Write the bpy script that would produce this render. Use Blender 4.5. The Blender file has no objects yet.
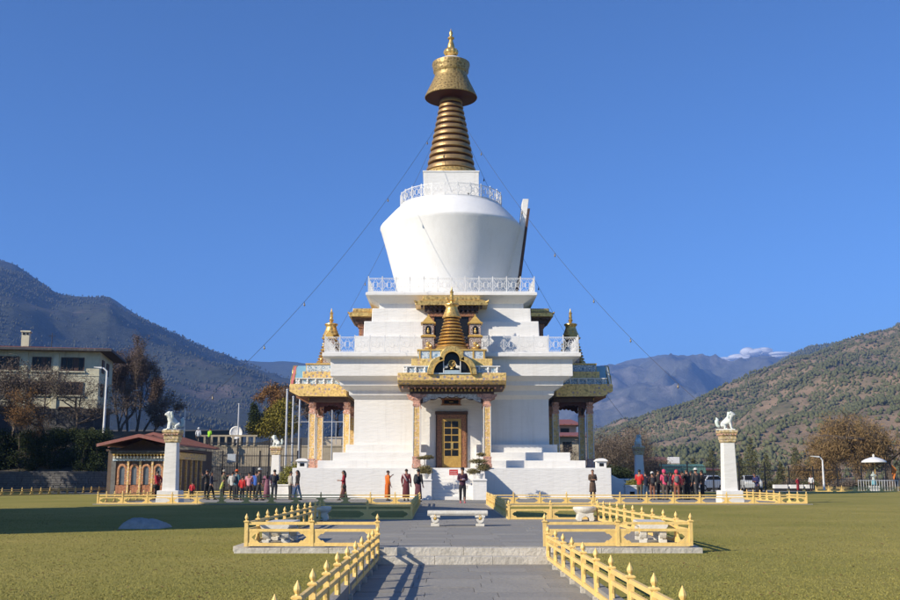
import bpy, math, random
import numpy as np
from mathutils import Vector, Matrix
R = math.radians
PI = math.pi
rnd = random.Random(7)
sc = bpy.context.scene
COL = sc.collection

# ------------------------------------------------------------ camera, sky, sun, exposure
F_PX = 1030.0
CAM = Vector((-0.38, 0.0, 1.25))
PITCH = math.atan(178 / F_PX); YAW = math.atan(4.4 / F_PX)
cam = bpy.data.cameras.new("camera"); camo = bpy.data.objects.new("camera", cam); COL.objects.link(camo)
cam.sensor_width = 36; cam.lens = 36 * F_PX / 900; cam.clip_end = 60000; cam.clip_start = 0.1
camo.location = CAM; camo.rotation_euler = (PI / 2 + PITCH, 0, -YAW)
sc.camera = camo
SUN_EL = R(27)
SUN_DIR = Vector((-math.cos(R(33.5)) * math.cos(SUN_EL), -math.sin(R(33.5)) * math.cos(SUN_EL), math.sin(SUN_EL)))
w = bpy.data.worlds.new("World"); sc.world = w; w.use_nodes = True
nt = w.node_tree; nt.nodes.clear()
sky = nt.nodes.new('ShaderNodeTexSky'); sky.sky_type = 'NISHITA'; sky.sun_disc = False
sky.sun_elevation = SUN_EL
sky.sun_rotation = math.atan2(SUN_DIR.x, SUN_DIR.y)
sky.altitude = 1500; sky.air_density = 0.95; sky.dust_density = 0.5; sky.ozone_density = 10.0
bg = nt.nodes.new('ShaderNodeBackground'); bg.inputs['Strength'].default_value = 0.13
wo = nt.nodes.new('ShaderNodeOutputWorld')
nt.links.new(sky.outputs[0], bg.inputs[0]); nt.links.new(bg.outputs[0], wo.inputs[0])
sl = bpy.data.lights.new("sun", 'SUN'); sl.energy = 4.7; sl.angle = R(0.5); sl.color = (1.0, 0.90, 0.74)
so = bpy.data.objects.new("sun", sl); COL.objects.link(so)
so.rotation_euler = (-SUN_DIR).to_track_quat('-Z', 'Y').to_euler(); so.location = SUN_DIR * 100
sc.view_settings.view_transform = 'Standard'; sc.view_settings.look = 'None'
sc.view_settings.exposure = 0.34; sc.view_settings.gamma = 1.0
sc.cycles.volume_bounces = 1; sc.cycles.max_bounces = 6; sc.cycles.transparent_max_bounces = 12
sc.cycles.volume_max_steps = 64

def ray(px, py):
    r = (px - 450) / F_PX; u = (300 - py) / F_PX
    fw = math.cos(PITCH) - u * math.sin(PITCH); z = math.sin(PITCH) + u * math.cos(PITCH)
    return r * math.cos(YAW) + fw * math.sin(YAW), -r * math.sin(YAW) + fw * math.cos(YAW), z
def at(px, py, Y):
    x, y, z = ray(px, py); t = Y / y
    return CAM.x + x * t, Y, CAM.z + z * t
def X(px, Y): return at(px, 478, Y)[0]
def Z(py, Y): return at(450, py, Y)[2]

# ------------------------------------------------------------ materials
MATS = {}
def mat(name, col, rough=0.6, metal=0.0, col2=None, scale=4.0, amt=0.5, bump=0.0, bscale=None, detail=6, stretch=None, streak=0.0, spec=None, dirt=None, bz=1.0):
    """procedural material: base colour varied by noise, optional vertical streaks, bump"""
    if name in MATS: return MATS[name]
    m = bpy.data.materials.new(name); m.use_nodes = True; n = m.node_tree; N = n.nodes; L = n.links
    b = N['Principled BSDF']; b.inputs['Roughness'].default_value = rough; b.inputs['Metallic'].default_value = metal
    if spec is not None: b.inputs['Specular IOR Level'].default_value = spec
    g = N.new('ShaderNodeNewGeometry')
    mp = N.new('ShaderNodeMapping'); L.new(g.outputs['Position'], mp.inputs[0])
    if stretch: mp.inputs['Scale'].default_value = stretch
    if col2 is None: col2 = tuple(c * 0.8 for c in col)
    no = N.new('ShaderNodeTexNoise'); no.inputs['Scale'].default_value = scale; no.inputs['Detail'].default_value = detail
    no.inputs['Roughness'].default_value = 0.65
    L.new(mp.outputs[0], no.inputs['Vector'])
    rp = N.new('ShaderNodeValToRGB'); rp.color_ramp.elements[0].position = 0.5 - 0.3 * (1 - amt) - 0.02
    rp.color_ramp.elements[1].position = 0.5 + 0.3 * (1 - amt) + 0.02
    rp.color_ramp.elements[0].color = (*col, 1); rp.color_ramp.elements[1].color = (*col2, 1)
    L.new(no.outputs[0], rp.inputs[0])
    cur = rp.outputs[0]
    if streak > 0:
        m2 = N.new('ShaderNodeMapping'); m2.inputs['Scale'].default_value = (2.2, 2.2, 0.12); L.new(g.outputs['Position'], m2.inputs[0])
        n2 = N.new('ShaderNodeTexNoise'); n2.inputs['Scale'].default_value = 1.6; n2.inputs['Detail'].default_value = 8; n2.inputs['Roughness'].default_value = .7
        L.new(m2.outputs[0], n2.inputs['Vector'])
        r2 = N.new('ShaderNodeValToRGB'); r2.color_ramp.elements[0].position = 0.52; r2.color_ramp.elements[1].position = 0.75
        L.new(n2.outputs[0], r2.inputs[0])
        mx = N.new('ShaderNodeMix'); mx.data_type = 'RGBA'
        mm = N.new('ShaderNodeMath'); mm.operation = 'MULTIPLY'; mm.inputs[1].default_value = streak; L.new(r2.outputs[0], mm.inputs[0])
        L.new(mm.outputs[0], mx.inputs[0]); L.new(cur, mx.inputs[6]); mx.inputs[7].default_value = (*(dirt or (0.35, 0.32, 0.27)), 1)
        cur = mx.outputs[2]
    L.new(cur, b.inputs['Base Color'])
    if bump > 0:
        bn = N.new('ShaderNodeTexNoise'); bn.inputs['Scale'].default_value = bscale or scale * 4; bn.inputs['Detail'].default_value = 8
        bm_ = N.new('ShaderNodeMapping'); bm_.inputs['Scale'].default_value = (1, 1, bz); L.new(g.outputs['Position'], bm_.inputs[0]); L.new(bm_.outputs[0], bn.inputs['Vector'])
        bp = N.new('ShaderNodeBump'); bp.inputs['Strength'].default_value = bump; bp.inputs['Distance'].default_value = 0.05
        L.new(bn.outputs[0], bp.inputs['Height']); L.new(bp.outputs[0], b.inputs['Normal'])
    MATS[name] = m
    return m

def ornate(name, base, c2, c3, scale=6.0, metal=0.3, rough=0.4, thr=0.35):
    """carved and painted pattern: voronoi motifs of two other colours on a base, with relief"""
    m = bpy.data.materials.new(name); m.use_nodes = True; n = m.node_tree; N = n.nodes; L = n.links
    b = N['Principled BSDF']; b.inputs['Roughness'].default_value = rough; b.inputs['Metallic'].default_value = metal
    tc = N.new('ShaderNodeTexCoord')
    v = N.new('ShaderNodeTexVoronoi'); v.inputs['Scale'].default_value = scale; v.inputs['Randomness'].default_value = 0.55
    L.new(tc.outputs['Object'], v.inputs['Vector'])
    r = N.new('ShaderNodeValToRGB'); r.color_ramp.interpolation = 'CONSTANT'
    e = r.color_ramp.elements; e[0].position = 0; e[0].color = (*c2, 1); e[1].position = thr * .55; e[1].color = (*c3, 1)
    x = e.new(thr); x.color = (*base, 1); x = e.new(thr * 2.1); x.color = (*[q * .55 for q in base], 1)
    L.new(v.outputs['Distance'], r.inputs[0])
    no = N.new('ShaderNodeTexNoise'); no.inputs['Scale'].default_value = scale * 2.5; no.inputs['Detail'].default_value = 5; L.new(tc.outputs['Object'], no.inputs['Vector'])
    mx = N.new('ShaderNodeMix'); mx.data_type = 'RGBA'; mx.blend_type = 'MULTIPLY'; mx.inputs[0].default_value = .6
    L.new(r.outputs[0], mx.inputs[6])
    r2 = N.new('ShaderNodeValToRGB'); r2.color_ramp.elements[0].position = .3; r2.color_ramp.elements[0].color = (.35, .3, .25, 1); r2.color_ramp.elements[1].position = .6
    L.new(no.outputs[0], r2.inputs[0]); L.new(r2.outputs[0], mx.inputs[7]); L.new(mx.outputs[2], b.inputs['Base Color'])
    bp = N.new('ShaderNodeBump'); bp.inputs['Strength'].default_value = .6; bp.inputs['Distance'].default_value = .04
    L.new(v.outputs['Distance'], bp.inputs['Height']); L.new(bp.outputs[0], b.inputs['Normal'])
    MATS[name] = m
    return m

WHITE = mat('white_plaster', (.765, .75, .71), .75, col2=(.71, .69, .65), scale=.8, amt=.2, bump=.55, bscale=2.0, streak=.28, dirt=(.42, .39, .33), bz=4.0)
WHITE2 = mat('white_dome_plaster', (.83, .82, .79), .6, col2=(.77, .76, .73), scale=.5, amt=.3, bump=.4, bscale=1.2, streak=.18, dirt=(.50, .48, .43))
RAILW = mat('white_rail_paint', (.78, .78, .77), .45, col2=(.62, .61, .58), scale=3)
GOLD = mat('gilded_copper', (.86, .58, .20), .38, .75, col2=(.55, .36, .12), scale=2.5, bump=.25, bscale=14)
GOLDOLD = mat('weathered_gold', (.27, .165, .08), .42, .5, col2=(.46, .30, .12), scale=1.3, amt=.3, bump=.3, bscale=9, streak=.25, dirt=(.2, .11, .07))
GOLDP = mat('gold_paint', (.72, .47, .13), .45, .25, col2=(.52, .32, .08), scale=5, bump=.2)
GORN = ornate('gold_relief', (.78, .52, .17), (.42, .26, .08), (.62, .42, .16), 3.2, .6, .4)
CROWN = ornate('old_gilt_relief', (.44, .31, .12), (.16, .10, .04), (.32, .22, .08), 4.2, .45, .48)
CAPM = ornate('tan_gold_carving', (.60, .46, .24), (.45, .22, .14), (.66, .58, .42), 4.5, .05, .6)
GPAT = ornate('gold_painted_frieze', (.80, .56, .20), (.25, .30, .36), (.62, .40, .22), 3.4, .1, .5)
BPAT = ornate('blue_white_frieze', (.55, .62, .66), (.85, .85, .83), (.18, .32, .46), 4.2, .0, .6, .42)
PPAT = ornate('painted_pillar', (.78, .52, .20), (.66, .30, .20), (.72, .60, .45), 5.0, .05, .55)
PINK = ornate('pink_painted_carving', (.66, .36, .26), (.80, .72, .62), (.40, .22, .18), 6.0, 0, .6)
DARKW = mat('dark_brown_wood', (.055, .030, .020), .6, col2=(.10, .05, .03), scale=6, bump=.3)
REDW = ornate('red_brown_frame', (.34, .15, .07), (.55, .35, .14), (.16, .07, .04), 7, 0, .5)
REDB = mat('dark_red_lacquer', (.075, .012, .010), .6, col2=(.045, .010, .008), scale=5)
GLASS = mat('dark_window_glass', (.010, .011, .012), .22, col2=(.018, .018, .02), scale=1, spec=.18)
BLUEP = mat('light_blue_paint', (.22, .45, .62), .6, col2=(.18, .38, .55), scale=3)
PINKP = mat('pink_paint', (.72, .22, .24), .6, col2=(.6, .16, .18), scale=3)
YELLOW = mat('yellow_fence_paint', (.86, .61, .21), .55, col2=(.78, .52, .17), scale=5, amt=.2, bump=.25, bscale=12, streak=.42, dirt=(.38, .27, .15))
STONE = mat('grey_paving_stone', (.26, .245, .215), .85, col2=(.33, .31, .27), scale=1.7, amt=.1, bump=.35, bscale=16)
STONE2 = mat('grey_paving_stone_warm', (.29, .27, .23), .85, col2=(.235, .22, .195), scale=2.3, amt=.1, bump=.35, bscale=16)
STONE3 = mat('grey_paving_stone_dark', (.235, .225, .20), .85, col2=(.28, .265, .235), scale=2.0, amt=.1, bump=.35, bscale=16)
JOINT = mat('paving_joint', (.19, .18, .165), .9, col2=(.14, .135, .12), scale=8)
KERB = mat('stained_white_kerb', (.62, .58, .50), .8, col2=(.36, .33, .27), scale=4.5, amt=.15, bump=.5, bscale=15, streak=.4, dirt=(.2, .18, .14))
MARBLE = mat('cream_marble', (.78, .74, .64), .45, col2=(.60, .55, .45), scale=5, amt=.3, bump=.2)
IRON = mat('dark_iron', (.020, .020, .022), .5, .3, col2=(.035, .03, .028), scale=6)
STEEL = mat('galvanised_steel', (.60, .60, .60), .4, .4, col2=(.48, .48, .48), scale=5)
CABLEM = mat('cable_steel', (.10, .10, .11), .5, .5)
BRONZE = mat('small_bell_bronze', (.20, .16, .10), .4, .6)
REDROOF = mat('red_metal_roof', (.17, .055, .04), .6, 0, col2=(.12, .045, .035), scale=1.5, streak=.35, dirt=(.25, .14, .11))
REDROOF2 = mat('faded_red_roof', (.27, .09, .07), .6, 0, col2=(.22, .085, .065), scale=.8, streak=.3)
CREAM = mat('cream_wall_plaster', (.70, .66, .47), .85, col2=(.54, .50, .35), scale=.9, bump=.2, streak=.5, dirt=(.22, .2, .14))
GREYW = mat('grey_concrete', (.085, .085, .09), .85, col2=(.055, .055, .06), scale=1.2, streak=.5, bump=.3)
TANW = mat('tan_stone_wall', (.44, .37, .26), .85, col2=(.32, .27, .19), scale=2, streak=.4, bump=.4)
DSTONE = mat('dry_stone', (.10, .095, .09), .9, col2=(.20, .19, .175), scale=3.5, amt=.1, bump=.6, bscale=9)
BARK = mat('grey_brown_bark', (.085, .062, .045), .9, col2=(.14, .11, .085), scale=6, bump=.5)
SKIN = mat('skin', (.30, .15, .09), .6, col2=(.26, .125, .075), scale=20)
HAIRM = mat('black_hair', (.010, .009, .008), .5)

# ------------------------------------------------------------ mesh builder
class MB:
    def __init__(s): s.v = []; s.f = []; s.mi = []
    def add(s, vs, fs, k=0):
        o = len(s.v); s.v.extend([tuple(p) for p in vs]); s.f.extend([tuple(o + i for i in f) for f in fs]); s.mi.extend([k] * len(fs)); return s
    def box(s, x0, x1, y0, y1, z0, z1, k=0):
        return s.add([(x0, y0, z0), (x1, y0, z0), (x1, y1, z0), (x0, y1, z0), (x0, y0, z1), (x1, y0, z1), (x1, y1, z1), (x0, y1, z1)],
                     [(0, 3, 2, 1), (4, 5, 6, 7), (0, 1, 5, 4), (1, 2, 6, 5), (2, 3, 7, 6), (3, 0, 4, 7)], k)
    def cb(s, c, d, rz=0, k=0):
        a = []
        for sx, sy, sz in ((-1, -1, -1), (1, -1, -1), (1, 1, -1), (-1, 1, -1), (-1, -1, 1), (1, -1, 1), (1, 1, 1), (-1, 1, 1)):
            x, y = sx * d[0] / 2, sy * d[1] / 2
            a.append((c[0] + x * math.cos(rz) - y * math.sin(rz), c[1] + x * math.sin(rz) + y * math.cos(rz), c[2] + sz * d[2] / 2))
        return s.add(a, [(0, 3, 2, 1), (4, 5, 6, 7), (0, 1, 5, 4), (1, 2, 6, 5), (2, 3, 7, 6), (3, 0, 4, 7)], k)
    def sq(s, prof, cx=0, cy=0, k=0, ax=1.0, ay=1.0):
        """square lathe: prof = [(halfwidth, z)...] bottom to top, closed caps"""
        vs = []; fs = []
        for w_, z in prof:
            vs += [(cx - w_ * ax, cy - w_ * ay, z), (cx + w_ * ax, cy - w_ * ay, z), (cx + w_ * ax, cy + w_ * ay, z), (cx - w_ * ax, cy + w_ * ay, z)]
        for i in range(len(prof) - 1):
            for j in range(4):
                a = i * 4 + j; b = i * 4 + (j + 1) % 4
                fs.append((a, b, b + 4, a + 4))
        fs.append((3, 2, 1, 0)); t = (len(prof) - 1) * 4; fs.append((t, t + 1, t + 2, t + 3))
        return s.add(vs, fs, k)
    def lathe(s, prof, n=24, c=(0, 0, 0), k=0, ell=(1, 1)):
        vs = []; fs = []
        for r, z in prof:
            for j in range(n):
                a = 2 * PI * j / n
                vs.append((c[0] + r * math.cos(a) * ell[0], c[1] + r * math.sin(a) * ell[1], c[2] + z))
        for i in range(len(prof) - 1):
            for j in range(n):
                a = i * n + j; b = i * n + (j + 1) % n
                fs.append((a, b, b + n, a + n))
        fs.append(tuple(reversed(range(n)))); t = (len(prof) - 1) * n; fs.append(tuple(range(t, t + n)))
        return s.add(vs, fs, k)
    def tube(s, pts, rad, n=6, k=0, cap=True):
        if not isinstance(rad, (list, tuple)): rad = [rad] * len(pts)
        P = [Vector(p) for p in pts]; vs = []; fs = []
        u = None
        for i, p in enumerate(P):
            d = (P[min(i + 1, len(P) - 1)] - P[max(i - 1, 0)])
            if d.length < 1e-9: d = Vector((0, 0, 1))
            d.normalize()
            if u is None: u = d.orthogonal().normalized()
            else:
                u = u - d * u.dot(d)
                u = u.normalized() if u.length > 1e-6 else d.orthogonal().normalized()
            v = d.cross(u)
            for j in range(n):
                a = 2 * PI * j / n
                q = p + (u * math.cos(a) + v * math.sin(a)) * rad[i]; vs.append(q)
        for i in range(len(P) - 1):
            for j in range(n):
                a = i * n + j; b = i * n + (j + 1) % n
                fs.append((a, b, b + n, a + n))
        if cap:
            fs.append(tuple(reversed(range(n)))); t = (len(P) - 1) * n; fs.append(tuple(range(t, t + n)))
        return s.add(vs, fs, k)
    def prism(s, poly, d0, d1, axis='y', k=0):
        """poly (a,b) extruded along axis from d0 to d1"""
        n = len(poly)
        def P(a, b, d):
            return (a, d, b) if axis == 'y' else ((d, a, b) if axis == 'x' else (a, b, d))
        vs = [P(a, b, d0) for a, b in poly] + [P(a, b, d1) for a, b in poly]
        fs = [tuple(range(n)), tuple(reversed(range(n, 2 * n)))] + [(i, i + n, (i + 1) % n + n, (i + 1) % n) for i in range(n)]
        return s.add(vs, fs, k)
    def strip(s, inner, outer, d0, d1, k=0, closed=False):
        """band between two outlines of equal count in xz, extruded in y"""
        n = len(inner); vs = []
        for d in (d0, d1):
            vs += [(a, d, b) for a, b in inner] + [(a, d, b) for a, b in outer]
        fs = []
        m_ = n if closed else n - 1
        for i in range(m_):
            j = (i + 1) % n
            fs.append((i, j, n + j, n + i)); fs.append((2 * n + i, 3 * n + i, 3 * n + j, 2 * n + j))
            fs.append((i, 2 * n + i, 2 * n + j, j)); fs.append((n + i, n + j, 3 * n + j, 3 * n + i))
        if not closed:
            fs.append((0, n, 3 * n, 2 * n)); fs.append((n - 1, 3 * n - 1, 4 * n - 1, 2 * n - 1))
        return s.add(vs, fs, k)
    def ball(s, c, r, n=8, m=6, k=0):
        if not isinstance(r, (list, tuple)): r = (r, r, r)
        vs = [(c[0], c[1], c[2] - r[2])]; fs = []
        for i in range(1, m):
            t = -PI / 2 + PI * i / m
            for j in range(n):
                a = 2 * PI * j / n
                vs.append((c[0] + r[0] * math.cos(t) * math.cos(a), c[1] + r[1] * math.cos(t) * math.sin(a), c[2] + r[2] * math.sin(t)))
        vs.append((c[0], c[1], c[2] + r[2])); top = len(vs) - 1
        for j in range(n): fs.append((0, 1 + (j + 1) % n, 1 + j)); fs.append((top, top - n + j, top - n + (j + 1) % n))
        for i in range(m - 2):
            for j in range(n):
                a = 1 + i * n + j; b = 1 + i * n + (j + 1) % n
                fs.append((a, b, b + n, a + n))
        return s.add(vs, fs, k)
    def mesh(s, name, mats, smooth=False):
        me = bpy.data.meshes.new(name); me.from_pydata(s.v, [], s.f)
        if not isinstance(mats, (list, tuple)): mats = [mats]
        for m in mats: me.materials.append(m)
        if any(s.mi): me.polygons.foreach_set('material_index', s.mi)
        if smooth:
            me.polygons.foreach_set('use_smooth', [True] * len(me.polygons))
        me.update()
        return me
    def build(s, name, mats, parent=None, loc=None, smooth=False, bevel=0, auto=None, rz=0, **kw):
        me = s.mesh(name, mats, smooth)
        if auto is not None: me.set_sharp_from_angle(angle=R(auto))
        return link(name, me, parent, loc, rz, bevel, **kw)

def link(name, me, parent=None, loc=None, rz=0, bevel=0, label=None, cat=None, group=None, kind=None):
    o = bpy.data.objects.new(name, me); COL.objects.link(o)
    if parent is not None: o.parent = parent
    if loc is not None: o.location = loc
    if rz: o.rotation_euler = (0, 0, rz)
    if bevel:
        b = o.modifiers.new('bevel', 'BEVEL'); b.width = bevel; b.segments = 2; b.limit_method = 'ANGLE'; b.angle_limit = R(40)
    return tag(o, label, cat, group, kind)
def tag(o, label=None, cat=None, group=None, kind=None):
    if label: o['label'] = label
    if cat: o['category'] = cat
    if group: o['group'] = group
    if kind: o['kind'] = kind
    return o
def empty(name, loc, label, cat, group=None, rz=0):
    o = bpy.data.objects.new(name, None); COL.objects.link(o); o.location = loc; o.rotation_euler = (0, 0, rz)
    o.empty_display_size = .2
    return tag(o, label, cat, group)
def copy_tree(o, parent=None):
    c = o.copy(); COL.objects.link(c)
    if parent is not None: c.parent = parent
    for ch in list(o.children): copy_tree(ch, c)
    return c

# ------------------------------------------------------------ the setting: ground, haze, hills
LAWN = -0.10
def noise_mix_ground():
    m = bpy.data.materials.new('lawn_and_earth'); m.use_nodes = True; N = m.node_tree.nodes; L = m.node_tree.links
    b = N['Principled BSDF']; b.inputs['Roughness'].default_value = .95; b.inputs['Specular IOR Level'].default_value = .15
    g = N.new('ShaderNodeNewGeometry')
    def noise(s_, d=6, mapping=None):
        q = N.new('ShaderNodeTexNoise'); q.inputs['Scale'].default_value = s_; q.inputs['Detail'].default_value = d; q.inputs['Roughness'].default_value = .65
        if mapping:
            mp = N.new('ShaderNodeMapping'); mp.inputs['Scale'].default_value = mapping; L.new(g.outputs['Position'], mp.inputs[0]); L.new(mp.outputs[0], q.inputs['Vector'])
        else: L.new(g.outputs['Position'], q.inputs['Vector'])
        return q
    def ramp(src, a, b_, p0=.35, p1=.65):
        r = N.new('ShaderNodeValToRGB'); r.color_ramp.elements[0].position = p0; r.color_ramp.elements[1].position = p1
        r.color_ramp.elements[0].color = (*a, 1); r.color_ramp.elements[1].color = (*b_, 1); L.new(src, r.inputs[0]); return r
    n1 = noise(.16, 8); n2 = noise(9, 6); n3 = noise(60, 3)
    r1 = ramp(n1.outputs[0], (.22, .21, .045), (.36, .295, .085), .32, .68)
    r2 = ramp(n2.outputs[0], (.84, .86, .82), (1.12, 1.1, 1.05), .3, .7)
    mx = N.new('ShaderNodeMix'); mx.data_type = 'RGBA'; mx.blend_type = 'MULTIPLY'; mx.inputs[0].default_value = .75
    L.new(r1.outputs[0], mx.inputs[6]); L.new(r2.outputs[0], mx.inputs[7])
    # beyond the lawns: bare earth and scrub
    far = N.new('ShaderNodeVectorMath'); far.operation = 'LENGTH'; L.new(g.outputs['Position'], far.inputs[0])
    rf = N.new('ShaderNodeMapRange'); rf.inputs[1].default_value = 112; rf.inputs[2].default_value = 125; L.new(far.outputs['Value'], rf.inputs[0])
    n4 = noise(.05, 8); r4 = ramp(n4.outputs[0], (.16, .12, .075), (.08, .085, .04))
    m2 = N.new('ShaderNodeMix'); m2.data_type = 'RGBA'; L.new(rf.outputs[0], m2.inputs[0]); L.new(mx.outputs[2], m2.inputs[6]); L.new(r4.outputs[0], m2.inputs[7])
    L.new(m2.outputs[2], b.inputs['Base Color'])
    bp = N.new('ShaderNodeBump'); bp.inputs['Strength'].default_value = .4; bp.inputs['Distance'].default_value = .03; L.new(n3.outputs[0], bp.inputs['Height']); L.new(bp.outputs[0], b.inputs['Normal'])
    return m
GROUNDM = noise_mix_ground()
GR = 9700
# one ground sheet with a rectangular cut where the lower path lies deeper than the lawn
PX0, PX1, PYE = -1.72, 1.62, 19.42     # lower path extents
mb = MB()
xs = [-GR, -60, PX0, PX1, 60, GR]; ys = [-200, -2.5, PYE, 34, 50.5, 140, GR]; zs = [LAWN, LAWN, LAWN, LAWN, -.035, -.035, -.035]
for i in range(5):
    for j in range(6):
        if i == 2 and j == 1: continue
        mb.add([(xs[i], ys[j], zs[j]), (xs[i + 1], ys[j], zs[j]), (xs[i + 1], ys[j + 1], zs[j + 1]), (xs[i], ys[j + 1], zs[j + 1])], [(0, 1, 2, 3)])
for (xa, ya), (xb, yb) in (((PX0, -2.5), (PX0, PYE)), ((PX0, PYE), (PX1, PYE)), ((PX1, PYE), (PX1, -2.5)), ((PX1, -2.5), (PX0, -2.5))):
    mb.add([(xa, ya, LAWN), (xb, yb, LAWN), (xb, yb, -.7), (xa, ya, -.7)], [(0, 1, 2, 3)])
mb.build('ground', GROUNDM, kind='structure', label='grass lawn around the paths, running out to bare earth')

# grass blades on the near lawns
def grass():
    rs = np.random.RandomState(3)
    n = 260000
    # density falls with distance
    d = 11.5 + (rs.rand(n) ** 1.7) * 38
    a = (rs.rand(n) - .5) * 0.98
    x = CAM.x + d * a; y = d.copy()
    keep = (np.abs(x) < 1e9)
    keep &= ~((x > PX0 - .16) & (x < PX1 + .16) & (y < PYE)); keep &= ~((np.abs(x) < 4.3) & (y > 18.95) & (y < 32.2)); keep &= ~((np.abs(x) < 1.9) & (y > 30))
    x = x[keep]; y = y[keep]; n = len(x)
    h = (.007 + rs.rand(n) * .011) * np.clip(1.35 - y / 55, .3, 1); wd = .004 + rs.rand(n) * .004 + (y - 11) * .00015; zb = LAWN + np.clip((y - 34) / 16.5, 0, 1) * .065; th = rs.rand(n) * PI; tl = (rs.rand(n, 2) - .5) * .05
    v = np.zeros((n, 3, 3)); v[:, 0] = np.stack([x - wd * np.cos(th), y - wd * np.sin(th), zb - .003], 1)
    v[:, 1] = np.stack([x + wd * np.cos(th), y + wd * np.sin(th), zb - .003], 1)
    v[:, 2] = np.stack([x + tl[:, 0], y + tl[:, 1], zb + h], 1)
    me = bpy.data.meshes.new('grass_blades'); me.vertices.add(n * 3); me.vertices.foreach_set('co', v.reshape(-1))
    me.loops.add(n * 3); me.loops.foreach_set('vertex_index', np.arange(n * 3)); me.polygons.add(n)
    me.polygons.foreach_set('loop_start', np.arange(n) * 3); me.update(calc_edges=True)
    me.materials.append(mat('grass_blade', (.25, .235, .06), .8, col2=(.33, .285, .085), scale=.5, amt=.1, spec=.1)); 
    link('grass', me, kind='stuff', label='short dry green grass of the near lawns')
grass()
def litter():
    rs = random.Random(12); b = MB()
    for i in range(900):
        Y = 12 + rs.random() ** 1.4 * 34; x = CAM.x + Y * rs.uniform(-.46, .46)
        if (PX0 - .3 < x < PX1 + .3 and Y < PYE) or (abs(x) < 4.5 and 18.8 < Y < 33) or (abs(x) < 2 and Y > 30): continue
        z = LAWN + .065 * min(max((Y - 34) / 16.5, 0), 1) + .02; a = rs.uniform(0, 6.28); s_ = rs.uniform(.015, .034); c_, n_ = math.cos(a), math.sin(a)
        b.add([(x - s_ * c_, Y - s_ * n_, z), (x + s_ * .5 * n_, Y - s_ * .5 * c_, z + .012), (x + s_ * c_, Y + s_ * n_, z + .006), (x - s_ * .5 * n_, Y + s_ * .5 * c_, z + .015)], [(0, 1, 2, 3)])
    b.build('fallen_leaves', mat('dry_leaf', (.30, .17, .07), .8, col2=(.16, .09, .04), scale=3), kind='stuff', label='dry fallen leaves scattered over the lawns')
litter()

# haze
mb = MB(); mb.box(-9800, 9800, -260, 9900, LAWN - 1.0, 1180)
hm = bpy.data.materials.new('haze_air'); hm.use_nodes = True; N = hm.node_tree.nodes; N.clear()
pv = N.new('ShaderNodeVolumePrincipled'); mo = N.new('ShaderNodeOutputMaterial'); hm.node_tree.links.new(pv.outputs[0], mo.inputs['Volume'])
pv.inputs['Color'].default_value = (.23, .45, 1.0, 1); pv.inputs['Density'].default_value = 1.05e-4; pv.inputs['Anisotropy'].default_value = 0.0
hz = mb.build('haze', hm, kind='stuff', label='thin blue haze of the valley air')

# hills
def vnoise(x, y, seed, octv=5, freq=1.0):
    """value noise on arrays"""
    out = np.zeros_like(x); amp = 1.0; tot = 0
    for o in range(octv):
        rs = np.random.RandomState(seed + o); T = rs.rand(64, 64)
        fx = x * freq; fy = y * freq; ix = np.floor(fx).astype(int); iy = np.floor(fy).astype(int); tx = fx - ix; ty = fy - iy
        tx = tx * tx * (3 - 2 * tx); ty = ty * ty * (3 - 2 * ty)
        a = T[ix % 64, iy % 64]; b = T[(ix + 1) % 64, iy % 64]; c = T[ix % 64, (iy + 1) % 64]; d = T[(ix + 1) % 64, (iy + 1) % 64]
        out += amp * ((a * (1 - tx) + b * tx) * (1 - ty) + (c * (1 - tx) + d * tx) * ty); tot += amp; amp *= .5; freq *= 2.03
    return out / tot
def hill_material(name, ground_a, ground_b, forest, fscale, cover, fine, warm=None):
    m = bpy.data.materials.new(name); m.use_nodes = True; N = m.node_tree.nodes; L = m.node_tree.links
    b = N['Principled BSDF']; b.inputs['Roughness'].default_value = 1; b.inputs['Specular IOR Level'].default_value = .05
    g = N.new('ShaderNodeNewGeometry')
    def noise(s_, d=8, r_=.65):
        q = N.new('ShaderNodeTexNoise'); q.inputs['Scale'].default_value = s_; q.inputs['Detail'].default_value = d; q.inputs['Roughness'].default_value = r_; L.new(g.outputs['Position'], q.inputs['Vector']); return q
    n1 = noise(fscale * 3); r1 = N.new('ShaderNodeValToRGB'); r1.color_ramp.elements[0].color = (*ground_a, 1); r1.color_ramp.elements[1].color = (*ground_b, 1)
    r1.color_ramp.elements[0].position = .38; r1.color_ramp.elements[1].position = .62; L.new(n1.outputs[0], r1.inputs[0])
    n2 = noise(fscale, 10, .7); r2 = N.new('ShaderNodeValToRGB'); r2.color_ramp.elements[0].position = cover - .05; r2.color_ramp.elements[1].position = cover + .05; L.new(n2.outputs[0], r2.inputs[0])
    n3 = noise(fine, 7, .75); r3 = N.new('ShaderNodeValToRGB'); r3.color_ramp.elements[0].position = .35; r3.color_ramp.elements[1].position = .62
    r3.color_ramp.elements[0].color = (*[q * .55 for q in forest], 1); r3.color_ramp.elements[1].color = (*forest, 1); L.new(n3.outputs[0], r3.inputs[0])
    mx = N.new('ShaderNodeMix'); mx.data_type = 'RGBA'; L.new(r2.outputs[0], mx.inputs[0]); L.new(r3.outputs[0], mx.inputs[6]); L.new(r1.outputs[0], mx.inputs[7])
    L.new(mx.outputs[2], b.inputs['Base Color'])
    bp = N.new('ShaderNodeBump'); bp.inputs['Strength'].default_value = 1; bp.inputs['Distance'].default_value = .25 / fine; L.new(n3.outputs[0], bp.inputs['Height']); L.new(bp.outputs[0], b.inputs['Normal'])
    return m
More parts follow.
